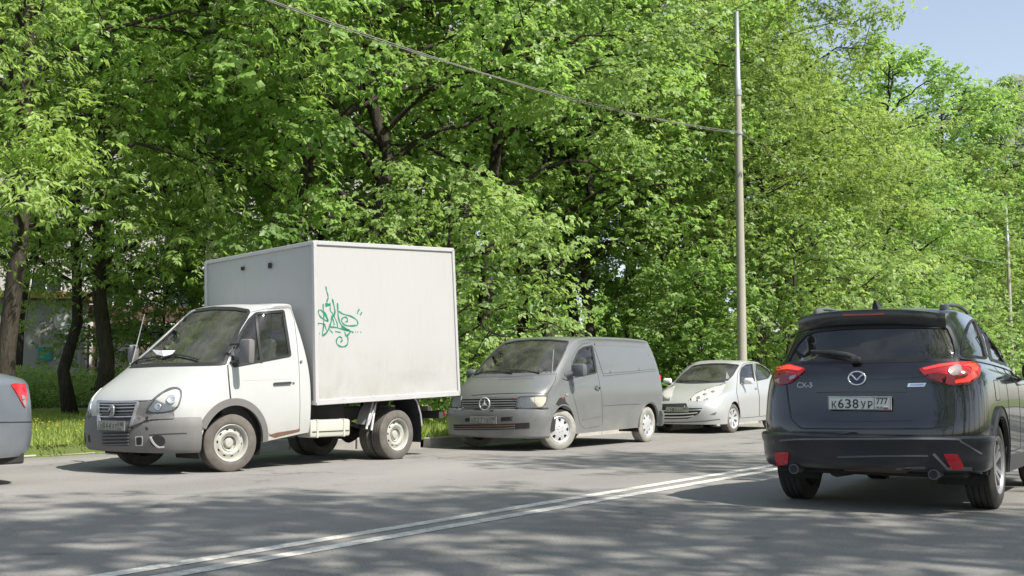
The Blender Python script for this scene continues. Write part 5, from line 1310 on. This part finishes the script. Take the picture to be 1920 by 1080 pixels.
RWIN = [(.55, 1.24), (.45, 1.46), (-.45, 1.46), (-.55, 1.24)]
H_.window(('B', RWIN), M_glass, .02, both=False, name='rear_window')
H_.finish_body(M_silver)
for xx in (0, -2.72):
    H_.arch_liner(xx, .38, .32, y1=.88); H_.strip('L', [(xx + .372 * math.cos(a), .32 + .372 * math.sin(a)) for a in np.linspace(-.1, math.pi + .1, 26)], .018, M_silver, .005, .016, 'arch_lip', both=True)
H_.seam(('P', [(1389, 784), (1386, 760), (1381, 735), (1383, 700), (1394, 682), (1411, 679), (1419, 715), (1424, 745), (1424, 781)]), .010)
H_.seam(('P', [(1424, 781), (1424, 745), (1419, 715), (1414, 680), (1430, 681), (1449, 696), (1452, 715), (1448, 740), (1447, 778)]), .010)
HL = ('P', [(1291, 751.5), (1303, 740), (1320, 731.5), (1343, 724), (1360, 720.5), (1353, 735), (1337, 746.5), (1313, 752.5)])
H_.patch('headlamp', HL, M_reflector, .004, .016, both=True, grid=.05); H_.patch('lamp_lens', HL, M_lens, .014, .004, both=True, grid=.05)
for q_ in ((1322, 740), (1337, 735), (1310, 746)):
    pp, nn = H_.hitpt(*q_, .008); mb = MB(); mb.lathe([(.001, .0), (.02, .004), (.04, .014), (.043, .008)], 20, 'z'); Mx = nn.to_track_quat('Z', 'Y').to_matrix().to_4x4(); Mx.translation = pp
    mobj('lamp_bowl', [tuple(Mx @ Vector(q)) for q in mb.v], mb.f, M_lampgrey, H_.root, True)
GR = ('P', [(1239, 757.5), (1287, 756), (1289, 765), (1317, 765), (1310, 776), (1290, 785), (1239, 786)])
H_.patch('grille', GR, M_under, .003, .006, step=.03)
for k in range(3): H_.strip('P', [(1240, 770 + 6 * k), (1283, 769.5 + 6 * k), (1315 - 7 * k, 768 + 5.6 * k)], .022, M_chrome, .018, .018, 'grille_slat')
H_.strip('P', [(1284, 761), (1283, 772)], .016, M_chrome, .018, .018, 'grille_slat')
q, _n = H_.hitpt(1264, 768); q = Vector((1.065, 0, q.z))
plate(H_.root, q, Vector((1, 0, 0)), Vector((0, 1, 0)), Vector((0, 0, 1)), 'К216ОА', '99', M_platedirty, M_inkpale, False)
H_.strip('P', [(1240, 792), (1300, 791), (1350, 786)], .02, M_darkplastic, .004, .006, 'lower_lip')
H_.patch('fog_recess', ('P', [(1330, 778), (1344, 772), (1341, 778)]), M_darkplastic, .003, .005, step=.02)
H_.strip('P', [(1268, 717), (1300, 718.5), (1360, 716)], .03, M_blackplastic, .002, .004, 'scuttle_panel')
H_.rod('wiper', [(1275, 717), (1300, 714.5), (1330, 715.5)], .010, M_blackplastic, .015)
H_.strip('P', [(1291, 752), (1303, 739), (1322, 730), (1362, 718)], .008, M_rubber, .002, .003, 'bonnet_gap')
for sd in (1, -1):
    m0 = H_.plane(1403, 714.5, 'y', .97); mb = MB(); mb.box((m0.x, sd * .98, m0.z), (.11, .22, .14), .05); mb.build('mirror', M_flagwhite, H_.root, 45)
    mb = MB(); mb.tube([(m0.x + .03, sd * .80, m0.z - .07), (m0.x + .01, sd * .92, m0.z - .04)], .025, 8); mb.build('mirror_arm', M_silver, H_.root, 45)
H_.patch('door_handle', ('P', [(1415, 727), (1421, 726), (1421, 729), (1415, 730)]), M_chromedull, .02, .02, step=.02)
for sd in (1, -1): MB().box((-3.50, sd * .70, .90), (.2, .25, .14), .04).build('tail_lamp', M_red, H_.root, 40)
H_.seats([-1.15, -2.0], [.38, -.38], .52); H_.steering(-.72, .38, .92, .8)
MB().box((-.42, 0, .88), (.5, 1.45, .2), .06).build('dashboard', M_interior, H_.root, 40)
MB().box((-1.4, 0, .28), (4.2, 1.55, .12), .02).build('underbody', M_under, H_.root)
mb = MB(); mb.add([H_.hitpt(1361, 706, -.06)[0], H_.hitpt(1370, 706, -.06)[0], H_.hitpt(1362, 692, -.06)[0]], [(0, 1, 2)]); mb.build('dashboard_paper', M_paper, H_.root)
for yy in (.775, -.775):
    H_.wheel(0, yy, .315, .205, 'seven', M_rimsilver, M_tyre, rim_r=.21, steer=-.12); H_.wheel(-2.72, yy, .315, .205, 'seven', M_rimsilver, M_tyre, rim_r=.21)

# ================================================================== car leaving the frame at the left
Q = Vehicle('blue_silver_saloon', 'tail of a blue silver saloon car cut off by the left picture edge', 'car', (-11.76, 3.90), 182.0)
sal2 = [[(x * 1.0, y, z * 1.0 + (.085 if z > .8 else .0)) for (x, y, z) in r] for r in sal]
for r in sal2[:2]: r[:] = [(x - (.0 if x > -3.3 else .02), y, z + (.06 if z < .3 else 0)) for x, y, z in r]
Q.body(sal2)
Q.cut(Q.circle(0, .32, .365), rounds=0); Q.cut(Q.circle(-2.72, .32, .365), rounds=0)
Q.window(('F', [(.6, 1.14), (.48, 1.40), (-.48, 1.40), (-.6, 1.14)]), M_ws, .02, both=False, name='windscreen')
Q.window(('B', [(.55, 1.22), (.45, 1.395), (-.45, 1.395), (-.55, 1.22)]), M_glass, .02, both=False, name='rear_window')
Q.window(('L', [(-.95, 1.14), (-1.35, 1.38), (-1.75, 1.40), (-1.75, 1.15)]), M_glass, .02); Q.window(('L', [(-1.86, 1.15), (-1.86, 1.40), (-2.25, 1.37), (-2.6, 1.17)]), M_glass, .02)
Q.finish_body(M_silver2)
for xx in (0, -2.72):
    Q.arch_liner(xx, .38, .32, y1=.88)
    for yy in (.775, -.775): Q.wheel(xx, yy, .315, .205, 'seven', M_rimsilver, M_tyre, rim_r=.21)
TLs = ('P', [(19, 720), (34, 719), (46, 720), (49, 735), (48.5, 752), (46.5, 766), (41, 757), (32, 740)])
Q.patch('tail_lamp', TLs, M_red, .010, .02, both=True, grid=.05)
Q.patch('tail_lamp_clear', ('P', [(38, 740), (44, 742), (47, 755), (46, 764), (41, 755)]), M_lampgrey, .014, .01, both=True, step=.02)
Q.seam(('P', [(0, 716), (14, 722), (36, 758), (44, 772), (0, 775)]), .008, both=False, name='boot_gap') if False else None
Q.strip('L', [(-3.1, .66), (-3.4, .655), (-3.6, .65)], .012, M_rubber, .002, .004, 'bumper_gap', both=True)
for sd in (1, -1):
    mb = MB(); mb.tube([(-.95, sd * .82, 1.10), (-.93, sd * .93, 1.12)], .025, 8); mb.box((-.93, sd * 1.0, 1.13), (.11, .2, .14), .05); mb.build('mirror', M_silver2, Q.root, 45)
HLQ = ('F', [(.42, .66), (.60, .68), (.76, .74), (.74, .82), (.60, .80), (.44, .72)])
Q.patch('headlamp', HLQ, M_reflector, .006, .02, both=True, grid=.05); Q.patch('lamp_lens', HLQ, M_lens, .014, .004, both=True, grid=.05)
Q.patch('grille', ('F', [(-.36, .64), (.36, .64), (.30, .54), (-.30, .54)]), M_under, .003, .006); Q.strip('F', [(-.33, .59), (.33, .59)], .02, M_chromedull, .012, .014, 'grille_slat', smooth=False)
Q.patch('lower_intake', ('F', [(-.5, .40), (.5, .40), (.42, .28), (-.42, .28)]), M_under, .003, .006)
Q.seam(('L', [(-.80, .30), (-.86, .60), (-.72, 1.02), (-1.32, 1.42), (-1.78, 1.44), (-1.80, .95), (-1.80, .30)]), .009); Q.seam(('L', [(-1.82, .30), (-1.82, 1.44), (-2.3, 1.40), (-2.72, 1.12), (-2.55, .75), (-2.32, .55), (-2.28, .30)]), .009)
Q.strip('T', [(.80, .62), (.2, .70), (-.35, .74)], .008, M_rubber, .002, .004, 'bonnet_gap', both=True)
for xx in (-1.55, -2.05): Q.patch('door_handle', ('L', [(xx, .93), (xx + .16, .94), (xx + .16, .97), (xx, .96)]), M_chromedull, .022, .022, both=True, step=.02)
MB().box((-1.4, 0, .28), (4.2, 1.55, .12), .02).build('underbody', M_under, Q.root); Q.steering(-.72, .38, .95, .8); Q.seats([-1.15, -2.0], [.38, -.38], .52)

# ================================================================== dark SUV
S_ = Vehicle('dark_suv', 'dark metallic SUV seen from behind driving away at the right', 'SUV', (-2.787, 10.43), -.7)
suv = [
 [(3.50, 0, .32), (3.42, .45, .31), (3.25, .72, .30), (3.05, .85, .29), (2.7, .89, .28), (1.9, .895, .28), (1.2, .895, .28), (.4, .895, .28), (-.30, .89, .30), (-.66, .82, .34), (-.80, .5, .35), (-.83, 0, .35)],
 [(3.62, 0, .60), (3.55, .45, .60), (3.36, .73, .60), (3.10, .875, .58), (2.7, .915, .56), (1.9, .915, .55), (1.2, .915, .55), (.4, .92, .56), (-.30, .925, .58), (-.70, .86, .59), (-.87, .5, .60), (-.90, 0, .60)],
 [(3.60, 0, .78), (3.53, .45, .78), (3.34, .73, .77), (3.08, .87, .75), (2.7, .915, .75), (1.9, .915, .76), (1.2, .918, .77), (.4, .928, .78), (-.30, .93, .79), (-.69, .86, .79), (-.84, .5, .79), (-.87, 0, .79)],
 [(3.48, 0, .95), (3.40, .45, .95), (3.22, .71, .95), (3.0, .85, .94), (2.65, .90, .95), (1.9, .905, .97), (1.2, .91, .99), (.4, .92, 1.0), (-.30, .92, 1.0), (-.66, .845, .99), (-.81, .5, .97), (-.845, 0, .97)],
 [(2.85, 0, 1.08), (2.80, .42, 1.08), (2.72, .65, 1.07), (2.58, .78, 1.06), (2.30, .845, 1.07), (1.75, .872, 1.09), (1.2, .885, 1.11), (.4, .895, 1.13), (-.30, .885, 1.15), (-.63, .805, 1.14), (-.785, .48, 1.13), (-.825, 0, 1.13)],
 [(2.10, 0, 1.17), (2.07, .40, 1.165), (1.98, .61, 1.155), (1.88, .73, 1.145), (1.75, .785, 1.145), (1.4, .815, 1.155), (1.0, .828, 1.175), (.3, .832, 1.205), (-.30, .81, 1.24), (-.59, .73, 1.235), (-.735, .44, 1.215), (-.775, 0, 1.21)],
 [(1.45, 0, 1.46), (1.43, .36, 1.455), (1.36, .55, 1.445), (1.28, .64, 1.435), (1.2, .685, 1.435), (1.0, .715, 1.445), (.7, .73, 1.455), (.1, .735, 1.465), (-.30, .71, 1.47), (-.50, .63, 1.46), (-.615, .40, 1.465), (-.65, 0, 1.465)],
 [(1.0, 0, 1.595), (.98, .34, 1.59), (.93, .50, 1.58), (.88, .57, 1.57), (.82, .605, 1.57), (.7, .625, 1.575), (.5, .635, 1.585), (0, .64, 1.595), (-.26, .625, 1.59), (-.44, .55, 1.585), (-.53, .36, 1.60), (-.56, 0, 1.60)],
 [(.70, 0, 1.655), (.69, .26, 1.652), (.66, .37, 1.645), (.62, .42, 1.64), (.58, .44, 1.64), (.5, .455, 1.642), (.35, .46, 1.648), (.05, .46, 1.655), (-.15, .45, 1.65), (-.28, .40, 1.645), (-.34, .26, 1.65), (-.36, 0, 1.652)]]
suv = [[(x, y, z if z < 1.18 else z + (z - 1.18) * .11) for x, y, z in r] for r in suv]
S_.body(suv)
RWN = ('P', [(1474, 680), (1494, 644), (1512, 626), (1530, 620), (1580, 615), (1640, 612.5), (1700, 612), (1778, 613), (1788, 635), (1794, 660), (1790, 676), (1740, 675.5), (1680, 676.5), (1612, 678.5), (1540, 680)])
QW = ('P', [(1802, 664), (1806, 640), (1815, 610), (1822, 600), (1832, 598), (1843, 640), (1850, 672), (1820, 668)])
DW2 = ('P', [(1840, 594), (1852, 592.5), (1868, 603), (1884, 640), (1893, 681), (1858, 674), (1848, 630)])
DW1 = ('P', [(1866, 597), (1890, 607), (1925, 650), (1945, 690), (1900, 684), (1890, 645), (1877, 610)])
S_.cut(S_.circle(.0, .365, .415), rounds=0); S_.cut(S_.circle(2.70, .365, .415), rounds=0)
S_.window(RWN, M_privacy, .02, both=False, name='rear_window')
S_.window(QW, M_privacy, .018); S_.window(DW2, M_privacy, .018); S_.window(DW1, M_glass, .018)
S_.window(('F', [(.64, 1.20), (.60, 1.50), (-.60, 1.50), (-.64, 1.20)]), M_glass, .02, both=False, name='windscreen')
S_.finish_body(M_dark)
for xx in (0, 2.70):
    S_.arch_liner(xx, .43, .365, y1=.90); S_.strip('L', [(xx + .455 * math.cos(a), .365 + .455 * math.sin(a)) for a in np.linspace(-.2, math.pi + .2, 28)], .085, M_blackplastic, .010, .03, 'arch_flare', both=True)
S_.strip('L', [(.5, .35), (1.3, .34), (2.2, .33)], .14, M_blackplastic, .014, .02, 'sill_cladding', both=True)
S_.strip('P', [(1800, 672), (1850, 680), (1900, 692), (1945, 704)], .018, M_dark, .010, .014, 'belt_line')
S_.seam(('R', [(.35, .45), (.52, .70), (.50, 1.0), (.42, 1.18), (.15, 1.45), (.60, 1.53), (1.02, 1.50), (1.16, 1.16), (1.16, .45)]), .009)
S_.patch('fuel_flap', ('R', [(-.12, .92), (.06, .92), (.06, 1.07), (-.12, 1.07)]), M_dark, .002, .006, both=False, rounds=3)
S_.seam(('R', [(-.13, .91), (.07, .91), (.07, 1.08), (-.13, 1.08)]), .006, both=False, rounds=3)
S_.patch('door_handle', ('P', [(1872, 707), (1882, 704), (1888, 708), (1886, 712), (1874, 712)]), M_dark, .025, .025, step=.02)
# tailgate
GATE = ('P', [(1472, 683), (1500, 681), (1612, 680), (1740, 677.5), (1796, 677), (1790, 700), (1781, 724), (1769, 789), (1754, 803.5), (1612, 804), (1502, 803.5), (1484, 786), (1478, 750), (1474, 715)])
S_.seam(GATE, .014, both=False, name='tailgate_gap')
S_.patch('plate_recess', ('P', [(1535, 731), (1700, 731), (1716, 800), (1518, 800)]), M_dark, -.012, .004, rounds=1) if False else None
S_.strip('P', [(1530, 733), (1612, 731.5), (1700, 732)], .03, M_dark, .022, .024, 'plate_brow')
S_.strip('P', [(1540, 787), (1612, 788), (1712, 786)], .02, M_dark, .012, .016, 'gate_crease')
S_.strip('P', [(1490, 705), (1545, 709), (1612, 711), (1690, 708), (1740, 704)], .012, M_dark, .008, .012, 'gate_crease')
bmp = sweep_band('rear_bumper', [(-x, y) for x, y in half_path([(.42, .905), (.60, .885), (.74, .78), (.865, .5), (.90, 0)])],
    [(-.05, .34), (.0, .345), (.030, .38), (.040, .45), (.045, .54), (.06, .58), (.062, .615), (.05, .63), (.01, .64), (-.04, .64)], M_bumper, S_.root); S_.add_target(bmp)
S_.strip('P', [(1462, 826), (1500, 823.5), (1625, 823), (1780, 823), (1805, 830), (1840, 851)], .013, M_ledgegrey, .004, .008, 'bumper_ledge')  # lighter grey stands in for the reflection along the ledge edge
S_.strip('P', [(1487, 809), (1612, 811), (1750, 808)], .016, M_dark, .006, .01, 'bumper_ledge')
S_.strip('P', [(1570, 857), (1660, 855), (1740, 855)], .012, M_darkplastic, .006, .008, 'bumper_crease')
S_.strip('P', [(1680, 879), (1735, 877)], .014, M_darkplastic, .006, .008, 'bumper_crease')
rf = S_.patch('reflector', ('P', [(1768, 851), (1795, 851), (1808, 878), (1783, 879)]), M_red, .012, .02, both=False, step=.03, rounds=1)
S_.strip('P', [(1750, 851), (1776, 878.5), (1822, 879)], .020, M_ledgegrey, .008, .014, 'reflector_trim', smooth=False)
S_.patch('reflector', ('P', [(1454, 848), (1480, 847.5), (1478, 868), (1458, 873)]), M_red, .012, .02, step=.03, rounds=1)
# tail lamps
TLR = ('P', [(1722, 693), (1765, 682.5), (1800, 679.5), (1825, 679), (1838, 686.5), (1834, 707), (1816, 720.5), (1780, 723), (1745, 712), (1732, 703)])
TLL = ('P', [(1453, 686), (1481, 683), (1512, 692.5), (1499, 706), (1482, 719), (1458, 723), (1451, 704)])
for nm_, o_ in (('R', TLR), ('L', TLL)): S_.patch('tail_lamp', o_, M_red, .014, .03, grid=.04)
S_.patch('tail_lamp_base', ('P', [(1733, 703), (1760, 700), (1795, 706), (1834, 703), (1832, 708), (1816, 719.5), (1780, 722), (1746, 711)]), M_reddark, .017, .01, step=.02)
S_.patch('tail_lamp_base', ('P', [(1453, 703), (1470, 698), (1500, 704), (1497, 707), (1482, 717.5), (1458, 722)]), M_reddark, .017, .01, step=.02)
S_.patch('tail_lamp_ring', ('P', [(1803, 690), (1812, 684), (1826, 684), (1832, 690), (1829, 706), (1815, 717), (1790, 720), (1789, 714), (1806, 710), (1818, 702), (1820, 692), (1814, 689)]), M_redhot, .020, .01, step=.02, rounds=1)
S_.patch('tail_lamp_clear', ('P', [(1778, 692), (1790, 686), (1800, 686), (1802, 694), (1798, 704), (1785, 706), (1778, 700)]), M_lampgrey, .020, .01, step=.02)
S_.patch('tail_lamp_clear', ('P', [(1735, 703), (1752, 702), (1762, 706), (1758, 713), (1746, 711)]), M_reddark, .020, .01, step=.02)
S_.patch('tail_lamp_clear', ('P', [(1482, 707), (1496, 703), (1492, 710), (1483, 714)]), M_lampgrey, .020, .01, step=.02)
S_.patch('tail_lamp_clear', ('P', [(1457, 694), (1466, 692), (1466, 702), (1459, 705)]), M_reddark, .020, .01, step=.02)
S_.patch('tail_lamp_ring', ('P', [(1456, 690), (1481, 686), (1507, 692.5), (1500, 697), (1478, 694), (1458, 697)]), M_redhot, .020, .01, step=.02, rounds=1)
S_.patch('tail_lamp_ring', ('P', [(1728, 692.5), (1765, 684), (1798, 681.5), (1798, 685), (1768, 689), (1733, 696)]), M_redhot, .020, .01, step=.02, rounds=1)
# badges and plate
zc_ = Vector((-1, 0, 0)); us = Vector((0, -1, 0)); up = Vector((0, 0, 1))
q, n_ = S_.hitpt(1607.5, 709.5); n_ = Vector((-1, 0, .12)).normalized(); vv_ = n_.cross(us).normalized()
def onlogo(a, b_, h=.0): return q + us * a + vv_ * b_ + n_ * (.012 + h)
mb = MB(); mb.tube([onlogo(.070 * math.cos(t), .056 * math.sin(t)) for t in np.linspace(0, 2 * math.pi, 33)], .0075, 8, False)
wing_l = [(-.060, .030), (-.038, .022), (-.018, .002), (0, -.014), (.018, .002), (.038, .022), (.060, .030)]
mb.tube([onlogo(a, b_, .002) for a, b_ in crom(np.array(wing_l), 4)], .0075, 6); mb.build('round_badge', M_chrome, S_.root, 50)
mobj('badge_back', [onlogo(.068 * math.cos(t), .054 * math.sin(t), -.008) for t in np.linspace(0, 2 * math.pi, 24, False)], [tuple(range(24))], M_logoblue, S_.root)
def badge_text(txt, px_, py_, h_, w_, mat, nm):
    p_, _ = S_.hitpt(px_, py_, .004); V, F = text_mesh(txt, h_, w_, .002, .0015)
    P3 = []
    for a in V:
        c_ = p_ + us * a[0] + up * a[1]; h = S_.bvh.ray_cast(Vector((-6, c_.y, c_.z)), Vector((1, 0, 0))); P3.append((h[0].x - .003 - a[2], c_.y, c_.z))
    mobj(nm, P3, F, mat, S_.root)
badge_text('CX-5', 1509, 722, .062, .145, M_chromedull, 'model_lettering')
S_.patch('blue_badge', ('P', [(1703, 719), (1737, 718), (1733, 725), (1701, 725.5)]), M_chrome, .006, .006, step=.02, rounds=0)
S_.patch('blue_badge_inset', ('P', [(1707, 720.5), (1733, 719.8), (1731, 722.8), (1706, 723.2)]), simple('badge_pale_blue', (.30, .42, .60), .3), .008, .004, step=.02, rounds=0)
q, n_ = S_.hitpt(1612, 756)
plate(S_.root, Vector((q.x - .035, 0.0, .889)), Vector((-1, 0, 0)), us, up, 'К638УР', '777')
# wiper, spoiler, lamp strip, rails, fin
w0, wn = S_.hitpt(1606, 678, .03)
mb = MB(); mb.box((0, 0, 0), (.045, .09, .06), .02); mobj('wiper_hub', [(w0.x + a, w0.y + b_, w0.z + c_) for a, b_, c_ in mb.v], mb.f, M_blackplastic, S_.root)
P_ = [S_.hitpt(*a, .03)[0] for a in ((1606, 674), (1590, 668.5), (1560, 664), (1524, 661.5))]; mbw = MB(); mbw.tube(P_, [.022, .024, .024, .012], 8); mbw.build('rear_wiper', M_blackplastic, S_.root, 50)
V = []; F = []
ys_ = np.linspace(-.625, .625, 25)
for y in ys_:
    e = abs(y) / .625; xb = -.56 + .13 * e ** 3; zt = 1.672 - .045 * e ** 2.5
    V += [(xb + .32, y * .97, zt + .018), (xb + .12, y * .99, zt + .022), (xb - .14 + .05 * e ** 2, y, zt + .0), (xb - .15 + .05 * e ** 2, y, zt - .030), (xb - .125 + .05 * e ** 2, y, zt - .118), (xb + .0, y * .98, zt - .150)]
m_ = 6
for i in range(len(ys_) - 1):
    for j in range(m_ - 1): F.append((i * m_ + j, i * m_ + j + 1, (i + 1) * m_ + j + 1, (i + 1) * m_ + j))
F.append(tuple(range(m_))); F.append(tuple(range((len(ys_) - 1) * m_, len(ys_) * m_)))
sp = autosmooth(mobj('roof_spoiler', V, F, M_pianoblack, S_.root), 40)
MB().box((-.700, 0, 1.63), (.03, .34, .022), .006).build('high_brake_lamp', M_reddark, sp)
for sd in (1, -1):
    mb = MB(); pts = [(-.25, sd * .545, 1.675), (-.14, sd * .55, 1.722), (.15, sd * .555, 1.742), (.6, sd * .55, 1.735), (.92, sd * .535, 1.70), (1.02, sd * .53, 1.645)]
    mb.tube([Vector(a) for a in crom(np.array(pts), 5)], .017, 8); mb.box((-.17, sd * .547, 1.69), (.20, .045, .07), .015); mb.box((.90, sd * .535, 1.665), (.16, .045, .08), .015); mb.build('roof_rail', M_darkplastic, S_.root, 45)
mb = MB(); mb.add([(-.32, -.03, 1.70), (-.32, .03, 1.70), (-.10, .025, 1.70), (-.10, -.025, 1.70), (-.34, -.006, 1.775), (-.34, .006, 1.775), (-.30, .006, 1.78), (-.30, -.006, 1.78)], [(0, 1, 5, 4), (1, 2, 6, 5), (2, 3, 7, 6), (3, 0, 4, 7), (4, 5, 6, 7)]); mb.build('shark_fin_aerial', M_blackplastic, S_.root)
for sd in (1, -1):
    mb = MB(); mb.tube([(-.60, sd * .57, .335), (-.885, sd * .57, .33)], .042, 16); ex = mb.build('exhaust_pipe', M_darkplastic, S_.root, 40); MB().tube([(-.87, sd * .57, .331), (-.888, sd * .57, .33)], .034, 14).build('exhaust_bore', M_under, ex)
    MB().box((1.62, sd * 1.0, 1.17), (.14, .24, .17), .05).build('mirror', M_dark, S_.root, 45)
    MB().box((3.2, sd * .68, .86), (.35, .3, .14), .05).build('headlamp', M_lens, S_.root, 40)
MB().box((1.3, 0, .36), (4.0, 1.55, .14), .02).build('underbody', M_under, S_.root)
mb = MB(); mb.tube([(-.1, .3, .33), (-.55, .3, .34)], .09, 12); mb.tube([(0, .7, .36), (0, -.7, .36)], .05, 10); mb.build('rear_axle', M_frame, S_.root, 40)
MB().box((-.62, -.08, .335), (.30, .52, .03), .01).build('rusty_silencer', M_rust, S_.root)
S_.seats([.35, 1.2], [.38, -.38], .66); S_.steering(1.65, .38, 1.02, .7)
MB().box((1.75, 0, 1.02), (.5, 1.5, .2), .06).build('dashboard', M_interior, S_.root, 40)
for xx in (0, 2.70):
    for yy in (.80, -.80): S_.wheel(xx, yy, .365, .225, 'ten', M_rimgrey, M_tyredark, rim_r=.235)
